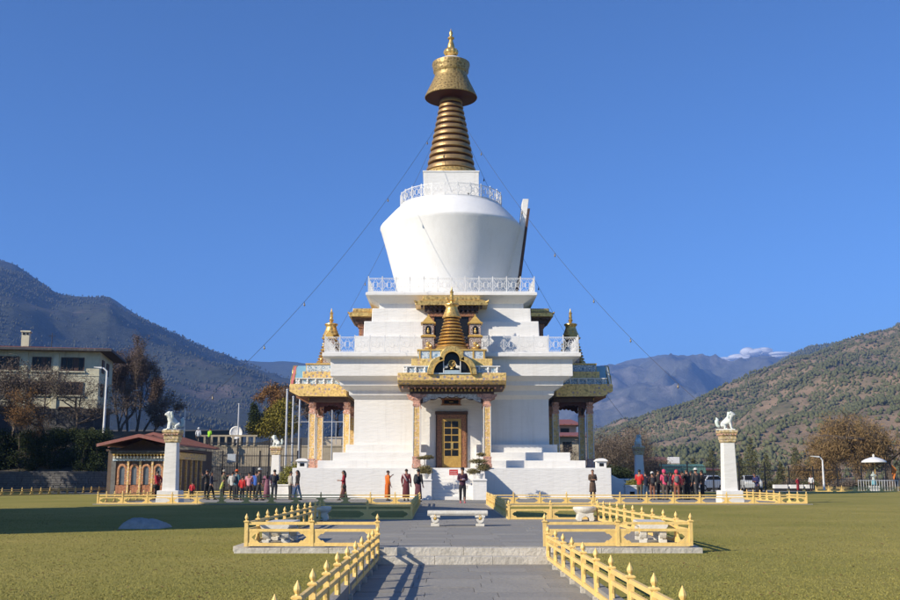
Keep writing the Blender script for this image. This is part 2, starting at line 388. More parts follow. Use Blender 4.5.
class Hill:
    def __init__(s, sky_pts, R0, R1, seed, gully, gfreq, pw=1.0, sink=0.0):
        az = [math.atan2(*ray(p[0], 478)[:2]) for p in sky_pts]
        tn = []
        for px, py in sky_pts:
            x, y, z = ray(px, py); tn.append(z / math.hypot(x, y))
        s.az = np.array(az); s.tn = np.array(tn); s.R0 = R0; s.R1 = R1; s.seed = seed; s.g = gully; s.gf = gfreq; s.pw = pw; s.sink = sink
    def z(s, az, r):
        R1 = s.R1 * (1 + .10 * (vnoise(az * 9 + 40, az * 0 + 3, s.seed + 50, 2) - .5))
        H = np.interp(az, s.az, s.tn) * R1 + CAM.z
        t = (r - s.R0) / (R1 - s.R0)
        up = np.clip(t, 0, 1) ** s.pw
        down = np.clip((t - 1) / .45, 0, 1)
        h = H * np.where(t <= 1, up, 1 - .75 * down * down)
        x = r * np.sin(az); y = r * np.cos(az)
        nn = vnoise(x + 9000, y + 9000, s.seed, 5, s.gf); rid = 1 - np.abs(2 * nn - 1)
        env = np.sin(np.clip(t, 0, 1) * PI) ** .8
        h = h + s.g * (rid - .75) * env + s.g * .05 * (vnoise(x + 9000, y + 9000, s.seed + 9, 3, s.gf * 12) - .5) * (t > .02)
        return h - s.sink * (1 - np.clip(t * 8, 0, 1)) + LAWN - .3
    def build(s, name, m, na=330, nr=90, label=None):
        A = np.linspace(s.az[0], s.az[-1], na); T = np.linspace(0, 1, nr); RX = min(s.R1 * 1.4, 9600); Rr = s.R0 * .97 + (RX - s.R0 * .97) * T ** 1.15
        a, r = np.meshgrid(A, Rr); z = s.z(a.ravel(), r.ravel()).reshape(a.shape)
        P = np.stack([CAM.x + r * np.sin(a), r * np.cos(a), z], -1).reshape(-1, 3)
        i = np.arange(nr - 1)[:, None] * na + np.arange(na - 1)[None, :]; i = i.ravel()
        F = np.stack([i, i + 1, i + 1 + na, i + na], 1)
        me = bpy.data.meshes.new(name); me.from_pydata(P.tolist(), [], F.tolist()); me.materials.append(m)
        me.polygons.foreach_set('use_smooth', [True] * len(me.polygons)); me.update()
        return link(name, me, kind='structure', label=label)
def scatter_trees(hill, n, name, m, label, hmin, hmax, seed, az_lim=None, cover=None, cf=.004, rmin=None, rmax=None, wide=.22, k=6, pmin=.05):
    rs = np.random.RandomState(seed)
    a0, a1 = az_lim or (hill.az[0], hill.az[-1])
    az = a0 + rs.rand(n) * (a1 - a0); r0 = rmin or hill.R0; r1 = rmax or hill.R1 * 1.04
    r = np.sqrt(r0 ** 2 + rs.rand(n) * (r1 ** 2 - r0 ** 2))
    x = CAM.x + r * np.sin(az); y = r * np.cos(az)
    if cover is not None:
        c = vnoise(x + 20000, y + 20000, seed + 77, 5, cf); p = np.clip((c - cover) / .10, pmin, 1)
        kp = rs.rand(n) < p; x, y, az, r = x[kp], y[kp], az[kp], r[kp]; n = len(x)
    z = hill.z(az, r) - 1.0
    h = hmin + (hmax - hmin) * rs.rand(n) ** 1.3; wd = h * (wide + .14 * rs.rand(n))
    # crown: irregular bicone ring + top, k-gon
    ang = np.arange(k) * 2 * PI / k
    V = np.zeros((n, 2 * k + 2, 3))
    j1 = 1 + (rs.rand(n, k) - .5) * .5; j2 = 1 + (rs.rand(n, k) - .5) * .6
    V[:, 0] = np.stack([x, y, z + h * .05], 1); V[:, 1] = np.stack([x + (rs.rand(n) - .5) * wd * .3, y, z + h], 1)
    V[:, 2:2 + k, 0] = x[:, None] + wd[:, None] * j1 * np.cos(ang); V[:, 2:2 + k, 1] = y[:, None] + wd[:, None] * j1 * np.sin(ang); V[:, 2:2 + k, 2] = z[:, None] + h[:, None] * (.30 + .12 * rs.rand(n, k))
    V[:, 2 + k:, 0] = x[:, None] + .68 * wd[:, None] * j2 * np.cos(ang + .5); V[:, 2 + k:, 1] = y[:, None] + .68 * wd[:, None] * j2 * np.sin(ang + .5); V[:, 2 + k:, 2] = z[:, None] + h[:, None] * (.62 + .15 * rs.rand(n, k))
    F = []
    for j in range(k):
        q = (j + 1) % k
        F += [(0, 2 + q, 2 + j), (2 + j, 2 + q, 2 + k + j), (2 + q, 2 + k + q, 2 + k + j), (1, 2 + k + j, 2 + k + q)]
    F = np.array(F); off = (np.arange(n) * (2 * k + 2))[:, None, None]; FF = (F[None] + off).reshape(-1)
    me = bpy.data.meshes.new(name); me.vertices.add(n * (2 * k + 2)); me.vertices.foreach_set('co', V.reshape(-1))
    nf = len(FF) // 3; me.loops.add(nf * 3); me.loops.foreach_set('vertex_index', FF); me.polygons.add(nf); me.polygons.foreach_set('loop_start', np.arange(nf) * 3); me.update(calc_edges=True)
    me.materials.append(m)
    return link(name, me, kind='stuff', label=label)
FOR_G = mat('pine_green', (.095, .105, .045), .95, col2=(.16, .155, .07), scale=.02, amt=.2, spec=.05)
FOR_D = mat('distant_forest', (.065, .072, .045), .95, col2=(.10, .096, .062), scale=.012, amt=.2, spec=.05)

LM = Hill([(-420, 262), (-200, 252), (-60, 250), (0, 264), (21, 277), (43, 291), (64, 296), (99, 296), (121, 309), (142, 323), (167, 335), (192, 348), (213, 357), (249, 371), (284, 383), (306, 392), (350, 412), (420, 438), (520, 470)], 1300, 4500, 11, 260, .0010, .95)
m_l = hill_material('left_mountain_side', (.21, .16, .12), (.14, .115, .085), (.08, .085, .055), .0028, .60, .05)
LM.build('forested_mountain', m_l, label='forested mountain rising at the left', nr=110)
scatter_trees(LM, 42000, 'mountain_forest', FOR_D, 'pine forest over the left mountain', 5, 10.5, 5, az_lim=(LM.az[2], LM.az[-2]), cover=.42, cf=.0022, k=4, rmin=1700)
LF = Hill([(60, 400), (150, 372), (205, 351), (213, 352), (231, 358), (267, 361), (295, 361), (330, 366), (400, 385), (560, 420)], 4600, 6600, 21, 200, .0009)
m_lf = hill_material('far_ridge_side', (.24, .20, .15), (.15, .13, .09), (.09, .10, .06), .002, .62, .03)
LF.build('far_ridge', m_lf, na=120, nr=30, label='blue ridge behind the left mountain')
RF = Hill([(420, 420), (480, 398), (560, 380), (590, 373), (611, 367), (622, 365), (635, 362), (659, 357), (672, 354), (687, 353.4), (707, 354.5), (718, 356), (728, 358.6), (738, 362), (752, 359), (769, 357), (797, 362), (850, 358), (950, 350), (1100, 345)], 4200, 8300, 31, 700, .0011)
m_rf = hill_material('far_mountain_side', (.33, .30, .26), (.24, .22, .19), (.17, .17, .14), .0016, .60, .02)
RF.build('far_mountain', m_rf, na=200, nr=60, label='high blue mountain in the right distance')
RB = Hill([(640, 440), (700, 412), (760, 376), (800, 354), (815, 347.5), (830, 345), (845, 343), (860, 341.5), (880, 338), (905, 326), (960, 300), (1100, 270)], 2700, 3800, 51, 60, .002)
m_rb = hill_material('back_slope_side', (.26, .18, .12), (.20, .15, .10), (.055, .075, .035), .006, .62, .06)
RB.build('back_slope', m_rb, na=120, nr=30, label='green shoulder behind the tan hillside')
scatter_trees(RB, 12000, 'back_slope_forest', FOR_G, 'pine trees along the far shoulder of the hill', 6, 12, 8, az_lim=(RB.az[1], RB.az[-2]), rmin=3200, k=4)
RH = Hill([(430, 476), (500, 464), (560, 452), (590, 443), (611, 434), (631, 426), (676, 410), (704, 399), (728, 390), (755, 377), (783, 365), (808, 357), (831, 352), (850, 345), (872, 338), (885, 335), (900, 331), (960, 300), (1050, 262), (1250, 200)], 700, 2700, 41, 150, .0026, 1.0)
m_r = hill_material('tan_hillside', (.34, .235, .145), (.215, .17, .10), (.15, .145, .07), .009, .44, .12)
RH.build('hillside', m_r, na=420, nr=140, label='tan hillside dotted with pines at the right')
scatter_trees(RH, 100000, 'hillside_pines', FOR_G, 'green pines scattered over the tan hillside', 1.6, 6.2, 6, az_lim=(RH.az[3], RH.az[-3]), cover=.455, cf=.0065, wide=.36, k=4, pmin=.20)

# clouds behind the far mountain: a bank of puffs outside the haze
def clouds():
    rs = random.Random(4); D = 13500
    cm = bpy.data.materials.new('cloud_white'); cm.use_nodes = True; N = cm.node_tree.nodes; L = cm.node_tree.links
    N.clear(); o = N.new('ShaderNodeOutputMaterial'); df = N.new('ShaderNodeBsdfDiffuse'); df.inputs[0].default_value = (.95, .95, .95, 1); tr = N.new('ShaderNodeBsdfTransparent'); tl = N.new('ShaderNodeBsdfTranslucent'); tl.inputs[0].default_value = (.95, .95, .95, 1)
    ad = N.new('ShaderNodeMixShader'); ad.inputs[0].default_value = .4; L.new(df.outputs[0], ad.inputs[1]); L.new(tl.outputs[0], ad.inputs[2])
    lw = N.new('ShaderNodeLayerWeight'); lw.inputs[0].default_value = .35; g = N.new('ShaderNodeNewGeometry'); no = N.new('ShaderNodeTexNoise'); no.inputs['Scale'].default_value = .008; no.inputs['Detail'].default_value = 7; L.new(g.outputs['Position'], no.inputs['Vector'])
    mt = N.new('ShaderNodeMath'); mt.operation = 'ADD'; L.new(lw.outputs['Facing'], mt.inputs[0]); L.new(no.outputs[0], mt.inputs[1]); mr = N.new('ShaderNodeMapRange'); mr.inputs[1].default_value = .85; mr.inputs[2].default_value = 1.35; mr.inputs[3].default_value = 1.0; mr.inputs[4].default_value = 0; L.new(mt.outputs[0], mr.inputs[0])
    mx = N.new('ShaderNodeMixShader'); L.new(mr.outputs[0], mx.inputs[0]); L.new(tr.outputs[0], mx.inputs[1]); L.new(ad.outputs[0], mx.inputs[2]); L.new(mx.outputs[0], o.inputs['Surface'])
    m2 = MB()
    pts = [(722, 360, 22, 5), (734, 358.5, 24, 5), (746, 356, 26, 8), (757, 352.5, 26, 9), (764, 350.5, 20, 7), (772, 354, 26, 8), (786, 355, 28, 6), (800, 354, 26, 6), (812, 353, 22, 5), (824, 350, 16, 4), (832, 349, 12, 3)]
    for px, py, w_, h_ in pts:
        for q in range(5):
            x, y, z = ray(px + rs.uniform(-w_ * .4, w_ * .4), py + rs.uniform(-h_ * .15, h_ * .35) + abs(rs.gauss(0, .5))); t = (D + rs.uniform(-200, 500)) / y
            c = (x * t, y * t, z * t); r_ = D / F_PX
            m2.ball(c, (w_ * r_ * rs.uniform(.28, .50), w_ * r_ * .35, h_ * r_ * rs.uniform(.30, .55)), 14, 9)
    m2.build('cloud_bank', cm, smooth=True, kind='stuff', label='low white cloud behind the far mountain')
clouds()

# ------------------------------------------------------------ paving
def slab_run(parent, x0, x1, y0, y1, ztop, sx, sy, name='paving_slab', stuff=False, seed=1, mats=(STONE, STONE2, STONE3), gap=.004, jit=.004, offset=True):
    """courses of slabs; joints show the bed below. stuff=True joins them"""
    rs = random.Random(seed); cache = {}; acc = MB(); y = y0; row = 0
    while y < y1 - .05:
        d = min(sy, y1 - y); x = x0; first = True
        while x < x1 - .02:
            wd = sx * (rs.uniform(.6, 1) if (first and offset) else 1); first = False
            if x + wd > x1 - .25: wd = x1 - x
            k = rs.randrange(len(mats))
            if stuff:
                acc.box(x + gap, x + wd - gap, y + gap, y + d - gap, ztop - .05, ztop + rs.uniform(-jit, jit), k)
            else:
                key = (round(wd, 1), round(d, 2), k)
                if key not in cache:
                    b = MB(); ww = wd / 2 - gap; b.box(-ww, ww, -d / 2 + gap, d / 2 - gap, -.05, 0); cache[key] = (b.mesh('paving_slab', mats[k]), wd)
                me, w0 = cache[key]
                o = link(name, me, parent, (x + wd / 2, y + d / 2, ztop + rs.uniform(-jit, jit))); o.scale.x = wd / w0
            x += wd
        y += d; row += 1
    if stuff: acc.build(name, list(mats), parent, kind='stuff')
# lower path bed
b = MB(); b.box(PX0, PX1, -2.5, PYE, -.60, -.335); lp = b.build('lower_path', JOINT, kind='structure', label='lower stone path leading to the steps')
slab_run(lp, PX0 + .12, PX1 - .12, 8.9, PYE - .42, -.28, .98, .62, seed=3)
slab_run(lp, PX0 + .12, PX1 - .12, -2.5, 8.9, -.28, .98, .62, stuff=True, seed=4)
for x0, x1 in ((PX0, PX0 + .12), (PX1 - .12, PX1)):
    y = -2.5
    mk = MB(); mk.box(0.004, x1 - x0 - .004, 0.006, .994, -.2, .0); me = mk.mesh('edging_stone', STONE2)
    while y < 19: link('edging_stone', me, lp, (x0, y, LAWN + .012)); y += 1.0
# two steps up to the platform
b = MB(); b.box(PX0 + .1, PX1 - .1, 19.1, 19.40, -.60, -.2); st = b.build('steps', JOINT, kind='structure', label='two low steps of stained white stone')
def blocks(parent, name, x0, x1, y0, y1, z0, z1, n, m, seed):
    rs = random.Random(seed); w_ = (x1 - x0) / n
    for i in range(n):
        q = MB(); q.box(-w_ / 2 + .003, w_ / 2 - .003, y0, y1, z0, z1 + rs.uniform(-.004, .002))
        q.build(name, m, parent, (x0 + w_ * (i + .5), rs.uniform(-.008, .004), 0), bevel=.006)
blocks(st, 'step_stone', PX0 + .1, PX1 - .1, 19.0, 19.36, -.34, -.143, 3, KERB, 1)
blocks(st, 'step_stone', PX0 + .1, PX1 - .1, 19.32, 19.62, -.16, -.006, 2, KERB, 2)
# upper platform
b = MB(); b.box(-4.2, 4.2, 19.42, 32.6, -.3, -.045); up = b.build('platform', JOINT, kind='structure', label='raised grey stone platform with benches')
slab_run(up, -4.12, 4.12, 19.62, 32.5, 0, 1.0, .55, stuff=True, seed=5, name='paving_slabs')
blocks(up, 'kerb_stone', -4.22, PX0 + .08, 19.2, 19.6, -.32, -.002, 3, KERB, 3); blocks(up, 'kerb_stone', PX1 - .08, 4.3, 19.2, 19.6, -.32, -.002, 3, KERB, 4)
for s in (-1, 1):
    for i in range(11):
        q = MB(); q.box(-.1, .1, .004, 1.176, -.3, -.001); q.build('kerb_stone', KERB, up, (s * 4.22, 19.62 + i * 1.18, 0))
    q = MB(); q.box(-1.4, 1.4, -.1, .1, -.3, -.004); q.build('kerb_stone', KERB, up, (s * 2.9, 32.6, 0))
# processional path from the platform to the court
b = MB(); b.box(-1.6, 1.6, 32.51, 51.0, -.3, -.045); pp = b.build('path', JOINT, kind='structure', label='stone path between low fences up to the court')
slab_run(pp, -1.5, 1.5, 32.52, 50.98, 0, 1.0, .55, stuff=True, seed=6, name='paving_slabs')
for s in (-1, 1):
    q = MB(); q.box(-.1, .1, 0, 18.3, -.3, .0); q.build('kerb', KERB, pp, (s * 1.6, 32.72, 0))
b = MB(); b.box(-17.5, 17.5, 51.0, 98.0, -.3, -.045); ct = b.build('court', JOINT, kind='structure', label='paved court around the white stupa')
slab_run(ct, -17.4, 17.4, 51.2, 97.9, .01, 1.4, .9, stuff=True, seed=7, name='paving_slabs', offset=True)
q = MB(); q.box(-17.5, -1.62, -.02, .12, -.3, .005); q.box(1.62, 17.5, -.02, .12, -.3, .005); q.build('kerb', STONE3, ct, (0, 51.0, 0))
# paved aprons around the lion columns and beyond the court
b = MB(); b.box(-34, -17.5, 84, 99, -.3, -.02); b.box(17.5, 34, 97, 112, -.3, -.02); b.build('side_paving', STONE2, kind='structure', label='grey paving beyond the court')

# ------------------------------------------------------------ yellow fences
FH = .58
def post_mesh():
    b = MB(); s_ = .032
    b.box(-s_, s_, -s_, s_, 0, .44)
    b.sq([(.046, .435), (.050, .45), (.036, .463)]); b.lathe([(.020, .46), (.017, .475), (.031, .50), (.034, .515), (.027, .54), (.012, .568), (.003, .59)], 8)
    return b.mesh('fence_post', YELLOW)
POST = post_mesh()
FRETC = {}
def fret_mesh(side):   # carved board centred on a post, or half of one at an end
    if side in FRETC: return FRETC[side]
    z0, z1 = .062, .262; H = z1 - z0
    half = [(.245, 0), (.20, .22), (.165, .20), (.10, .5), (.165, .80), (.20, .78), (.245, 1)]
    b = MB()
    r_ = [(a, z0 + c * H) for a, c in half]
    if side in ('b', 'r'):
        b.prism([(.03, z0)] + r_ + [(.03, z1)], -.014, .014)
    if side in ('b', 'l'):
        b.prism([(-.03, z1)] + [(-a, c) for a, c in reversed(r_)] + [(-.03, z0)], -.014, .014)
    FRETC[side] = b.mesh('fret_board', YELLOW); return FRETC[side]
def fence(p0, p1, n, z, label, group='yellow lotus-post fences', fret=1.0, first_post=True, last_post=True, jit=.0, seed=0, feet=False):
    p0 = Vector((*p0, z)); p1 = Vector((*p1, z)); d = p1 - p0; Lf = d.length; a = math.atan2(d.y, d.x)
    rs = random.Random(seed + n)
    root = empty('low_fence', p0, label, 'fence', group, a); bay = Lf / n
    for i in range(n + 1):
        if (i == 0 and not first_post) or (i == n and not last_post): pass
        else:
            o = link('post', POST, root, (i * bay, 0, rs.uniform(-.006, .006))); o.rotation_euler = (rs.uniform(-.02, .02), rs.uniform(-.02, .02), 0)
        if feet:
            q = MB(); q.box(-.045, .045, -.07, .05, -.11, .0); q.build('foot_block', KERB, root, (i * bay, 0, 0))
        if fret: link('fret_board', fret_mesh('r' if i == 0 else ('l' if i == n else 'b')), root, (i * bay, 0, 0)).scale.x = fret
    for nm, z0, z1, th in (('top_rail', .385, .435, .019), ('middle_rail', .262, .310, .018), ('bottom_rail', .0, .062, .024)):
        q = MB()
        for i in range(n):   # one length per bay, slightly out of line, joined to one rail
            q.box(i * bay + .003, (i + 1) * bay - .003, -th, th, z0 + rs.uniform(-.003, .003), z1 + rs.uniform(-.003, .003))
        q.build(nm, YELLOW, root)
    return root
ZL = -.20
fence((-1.66, 8.0), (-1.60, 19.05), 10, ZL, 'yellow fence along the left edge of the lower path, running toward the camera', feet=True, fret=.42)
fence((1.54, 7.4), (1.47, 19.05), 10, ZL, 'yellow fence along the right edge of the lower path, running toward the camera', feet=True, seed=4, fret=.42)
fence((-4.02, 19.3), (-1.62, 19.3), 2, 0.02, 'two-bay yellow fence on the left front kerb of the stone platform', seed=1)
fence((1.44, 19.3), (4.12, 19.35), 2, 0.02, 'two-bay yellow fence on the right front kerb of the stone platform', seed=2)
fence((-4.02, 19.32), (-4.10, 31.1), 10, 0.02, 'yellow fence along the left side of the platform behind the left bench', first_post=False, seed=3)
fence((4.12, 19.37), (4.12, 32.2), 11, 0.02, 'yellow fence along the right side of the platform behind the right bench', first_post=False, seed=5)
fence((-4.10, 32.1), (-1.42, 32.1), 2, 0.0, 'shaded yellow fence across the back of the platform, left of the path', seed=6)
fence((1.56, 32.15), (4.12, 32.2), 2, 0.0, 'sunlit yellow fence across the back of the platform, right of the path', last_post=False, seed=7)
fence((-1.42, 32.15), (-1.62, 50.9), 15, 0.0, 'yellow fence on the left side of the path up to the court', first_post=False, seed=8, fret=.5)
fence((1.56, 32.2), (1.62, 50.9), 15, 0.0, 'yellow fence on the right side of the path up to the court', first_post=False, seed=9, fret=.5)
fence((-17.3, 51.1), (-1.62, 51.0), 13, 0.01, 'long yellow fence in front of the court, left of the path', first_post=True, last_post=False, seed=10)
fence((1.62, 51.0), (17.2, 51.0), 12, 0.01, 'long yellow fence in front of the court, right of the path', first_post=False, seed=11)
fence((-17.3, 51.15), (-17.3, 64), 10, 0.01, 'yellow fence down the left side of the court beside the gatehouse', first_post=False, seed=12)
fence((17.2, 51.05), (17.2, 66), 12, 0.01, 'yellow fence down the right side of the court', first_post=False, seed=13)
fence((-17.3, 64), (-9.8, 64), 6, 0.01, 'short yellow fence behind the group of visitors at the left', first_post=False, seed=14)
fence((-33.5, 73), (-29.8, 91), 15, -.03, 'far yellow fence below the dry stone wall at the left edge', seed=15)
fence((-29.8, 91), (-24.8, 91), 4, -.03, 'far yellow fence beside the gatehouse', first_post=False, seed=16)
fence((X(815, 99), 99), (X(905, 99) + 6, 98), 12, -.03, 'far yellow fence in front of the statue under the white parasol', seed=17)

# ------------------------------------------------------------ marble benches
def bench(loc, rz, label, L=1.55, Wd=.52, H=.40):
    root = empty('marble_bench', loc, label, 'bench', 'marble benches on the platform', rz)
    b = MB(); b.prism([(-Wd / 2 + .04, H - .13), (Wd / 2 - .04, H - .13), (Wd / 2, H - .07), (Wd / 2, H - .012), (Wd / 2 - .012, H), (-Wd / 2 + .012, H), (-Wd / 2, H - .012), (-Wd / 2, H - .07)], -L / 2, L / 2, 'x')
    b.build('seat', MARBLE, root, bevel=.008)
    for s in (-1, 1):
        c = s * (L / 2 - .20)
        q = MB()
        # scroll leg: C shape seen from the front, cut out arch seen from the end
        o_ = []
        for i in range(15):
            t = PI / 2 + PI * 1.45 * i / 14; o_.append((s * .105 * math.cos(t) * -1, .205 + .125 * math.sin(t)))
        i_ = []
        for i in range(15):
            t = PI / 2 + PI * 1.45 * i / 14; i_.append((s * .045 * math.cos(t) * -1, .205 + .055 * math.sin(t)))
        for yo in (-Wd / 2 + .09, Wd / 2 - .09):
            q2 = MB(); q2.strip(i_, o_, yo - .065, yo + .065); q2.box(-.11, .11, yo - .07, yo + .07, .0, .07); q2.box(-.13, .13, yo - .075, yo + .075, H - .175, H - .128)
            lg = q2.build('leg', MARBLE, root, (c, 0, 0), bevel=.006)
            g = MB(); g.ball((0, yo + (-.068 if yo < 0 else .068), .205), (.04, .012, .04), 10, 6); g.tube([(s * .03 * math.cos(t * .7), yo + (-.07 if yo < 0 else .07), .205 + .085 * math.sin(t * .7)) for t in range(5)], .010, 5)
            g.build('gilt_scroll', GOLDP, lg)
        q.prism([(-Wd / 2 + .1, .02), (-Wd / 2 + .17, .02), (-.10, .20), (.10, .20), (Wd / 2 - .17, .02), (Wd / 2 - .1, .02), (Wd / 2 - .1, H - .13), (-Wd / 2 + .1, H - .13)], -.04, .04, 'x')
        q.build('leg_panel', MARBLE, root, (c, 0, 0))
    return root
bench((-.06, 27.8, 0), 0, 'cream marble bench with gilt scroll legs standing alone in the middle of the platform', L=1.58)
bench((-3.66, 21.0, 0), R(90), 'marble bench seen end-on behind the left front yellow fence', L=1.5, Wd=.56)
bench((3.72, 21.1, 0), R(84), 'marble bench seen nearly end-on behind the right front yellow fence', L=1.5, Wd=.56)
# two basin-shaped marble stools
def stool(loc, label, sc_=1.0):
    root = empty('marble_stool', loc, label, 'stool', 'bowl-topped marble stools')
    b = MB(); b.lathe([(.18, .20), (.26, .235), (.325, .31), (.345, .37), (.335, .40), (.30, .415), (.02, .42)], 20, ell=(1.02, .85)); b.build('bowl_seat', MARBLE, root, smooth=True, auto=40)
    q = MB(); q.prism([(-.23, 0), (-.12, 0), (-.10, .09), (0, .14), (.10, .09), (.12, 0), (.23, 0), (.26, .05), (.22, .20), (.25, .24), (-.25, .24), (-.22, .20), (-.26, .05)], -.2, .2); q.build('leg_block', MARBLE, root, bevel=.01)
    return root
stool((X(320.5, 31.3), 31.3, 0), 'marble bowl-topped stool in shade near the left back corner of the platform')
stool((X(584, 31.0), 31.0, 0), 'sunlit marble bowl-topped stool near the right back corner of the platform')

# ------------------------------------------------------------ the stupa
SY = 72.0
S = empty('stupa', (0, SY, 0), 'tall white Buddhist stupa with gilded ringed spire rising in the middle of the court', 'stupa')
def sp(mb, name, m, **kw): return mb.build(name, m, S, **kw)
b = MB(); b.sq([(9.62, 0), (9.62, .12), (9.54, .15), (9.54, 1.84)]); sp(b, 'plinth', WHITE, bevel=.03)
for w_, z0, z1 in ((8.2, 1.84, 2.3), (7.37, 2.3, 2.81), (6.65, 2.81, 3.32)):
    g_ = 1.56
    for sx in (-1, 1):
        for sy in (-1, 1):
            x0, x1 = sorted((sx * g_, sx * w_)); y0, y1 = sorted((sy * g_, sy * w_)); b = MB(); b.box(x0, x1, y0, y1, z0 - .01, z1); sp(b, 'plinth_step', WHITE, bevel=.025)
# wall with corbels
b = MB(); b.sq([(6.19, 1.8), (6.19, 6.18), (6.50, 6.44), (6.52, 6.72), (6.90, 6.95), (7.05, 7.0), (7.07, 7.28), (7.45, 7.50), (7.60, 7.55), (7.60, 8.60), (7.72, 8.66), (8.02, 8.70), (8.08, 8.74), (8.08, 8.97)])
sp(b, 'main_wall', WHITE, bevel=.02)
for w_, z0, z1 in ((6.23, 8.97, 10.27), (5.71, 10.27, 11.31), (5.23, 11.31, 12.24)):
    b = MB(); b.sq([(w_, z0 - .02), (w_ - .03, z1)]); sp(b, 'upper_tier', WHITE, bevel=.04)
b = MB(); b.sq([(4.77, 12.22), (4.77, 12.62), (5.42, 13.02), (5.62, 13.05), (5.62, 13.22), (5.56, 13.26)]); sp(b, 'upper_terrace', WHITE, bevel=.02)
dome = [(3.52, 13.2), (3.62, 13.6), (4.10, 15.35), (4.62, 17.3), (5.0, 18.6), (5.07, 18.76), (5.06, 18.84), (4.98, 18.97), (4.55, 19.45), (4.12, 19.92), (3.86, 20.17), (3.74, 20.26), (3.70, 20.36)]
b = MB(); b.lathe(dome, 96); sp(b, 'dome', WHITE2, smooth=True, auto=35)
b = MB(); b.sq([(1.98, 20.3), (1.95, 20.7), (1.95, 22.5), (2.0, 22.52), (2.0, 22.62)]); b.box(-.8, .8, -2.2, -1.9, 20.35, 20.9); b.box(1.15, 1.32, -1.965, -1.94, 20.5, 21.0, 1); hm_ = sp(b, 'harmika', [WHITE, GLASS], bevel=.02)
# spire rings, each a gilded band above a dark groove
nr_ = 12; z = 22.62; H_ = 28.62 - z
b = MB(); b.lathe([(1.62, 22.6), (.64, 28.7)], 32); sp(b, 'spire_core', REDB, smooth=True, auto=30)
b = MB(); b.lathe([(1.86, 22.6), (1.93, 22.7), (1.85, 22.9), (1.78, 23.02)], 40); sp(b, 'lotus_base', GORN, smooth=True, auto=40)
z += .42
rem = 28.62 - z; hs = [1.0 - .028 * i for i in range(nr_)]; tot = sum(hs)
for i in range(nr_):
    h_ = rem * hs[i] / tot; t0 = (z - 22.62) / H_; t1 = (z + h_ - 22.62) / H_
    r0 = 1.86 + (.76 - 1.86) * t0; r1 = 1.86 + (.76 - 1.86) * t1
    b = MB(); b.lathe([(r0 - .14, z + .02), (r0 - .02, z + .05), (r0 + .01, z + .09), (r0 + .005, z + h_ * .42), (r1 + .03, z + h_ * .70), (r1 - .02, z + h_ * .76), (r1 - .18, z + h_ * .78)], 48)
    sp(b, 'spire_ring', GOLDOLD, smooth=True, auto=28); z += h_
# parasol crown
b = MB(); b.lathe([(1.84, 28.80), (1.90, 28.72), (1.93, 28.76), (1.90, 28.86), (1.72, 29.25), (1.48, 29.75), (1.28, 30.2), (1.19, 30.45), (1.22, 30.62), (1.30, 30.72), (1.30, 30.85), (1.34, 31.05), (1.40, 31.28), (1.38, 31.40), (1.28, 31.46)], 56)
crown = sp(b, 'spire_parasol', CROWN, smooth=True, auto=45)
b = MB(); b.lathe([(1.88, 28.72), (1.84, 28.70), (.80, 28.62), (.72, 28.5)], 40); b.build('parasol_underside', REDB, crown)
b = MB()
for k in range(28):
    a = 2 * PI * k / 28; b.prism([(-.12, 0), (.12, 0), (.10, .42), (0, .50), (-.10, .42)], -.03, .03)
    # rotate last block onto the crown neck
    for i in range(10):
        x, y, zz = b.v[-10 + i]; rr = 1.31 - .10 * (zz / .5) ** 0; b.v[-10 + i] = ((rr + y) * math.cos(a) - x * math.sin(a), (rr + y) * math.sin(a) + x * math.cos(a), 31.3 - zz)
b.build('crown_petal_band', GOLDP, crown, kind='stuff')
b = MB(); b.lathe([(1.24, 31.44), (1.1, 31.55), (.75, 31.75), (.4, 31.86), (.25, 31.9)], 32); b.build('crown_cap', WHITE2, crown, smooth=True)
b = MB(); b.lathe([(.26, 31.86), (.2, 31.98), (.34, 32.06), (.48, 32.22), (.50, 32.36), (.40, 32.52), (.26, 32.60), (.28, 32.68), (.24, 32.9), (.15, 33.18), (.12, 33.28), (.24, 33.36), (.25, 33.44), (.12, 33.52), (.09, 33.62), (.14, 33.74), (.13, 33.86), (.05, 34.0), (.02, 34.15)], 24)
for k in range(10):
    a = 2 * PI * k / 10; b.ball((.43 * math.cos(a), .43 * math.sin(a), 32.3), (.12, .12, .22), 6, 5)
sp(b, 'finial', GOLD, smooth=True, auto=50)

# railings: scrolled iron panels painted white
def rail_panel_mesh(wd, h, name='rail_panel'):
    b = MB(); t = .016
    b.box(-wd / 2, wd / 2, -t, t, h - .07, h - .03); b.box(-wd / 2, wd / 2, -t, t, .07, .105)
    z0, z1 = .10, h - .07; cz = (z0 + z1) / 2; q = .013
    for s in (-1, 1):
        b.tube([(s * wd * .5, 0, z0), (0, 0, z1)], q, 4); b.tube([(0, 0, z0), (s * wd * .5, 0, z1)], q, 4)
        b.tube([(s * (wd * .26 + .13 * math.cos(a)), 0, cz + .13 * math.sin(a)) for a in [2 * PI * i / 10 for i in range(11)]], q, 4, cap=False)
        b.tube([(s * (wd * .5 - .11 * abs(math.cos(a))), 0, cz + .28 * math.sin(a)) for a in [PI * i / 8 - PI / 2 for i in range(9)]], q, 4)
        b.tube([(s * wd * .25 + .10 * math.cos(a), 0, z1 - .0 - .10 * abs(math.sin(a))) for a in [PI * i / 6 for i in range(7)]], q, 4)
        b.tube([(s * wd * .25 + .10 * math.cos(a), 0, z0 + .10 * abs(math.sin(a))) for a in [PI * i / 6 for i in range(7)]], q, 4)
    b.tube([(.15 * math.cos(a), 0, cz + .2 * math.sin(a)) for a in [2 * PI * i / 10 for i in range(11)]], q, 4, cap=False)
    return b.mesh(name, RAILW)
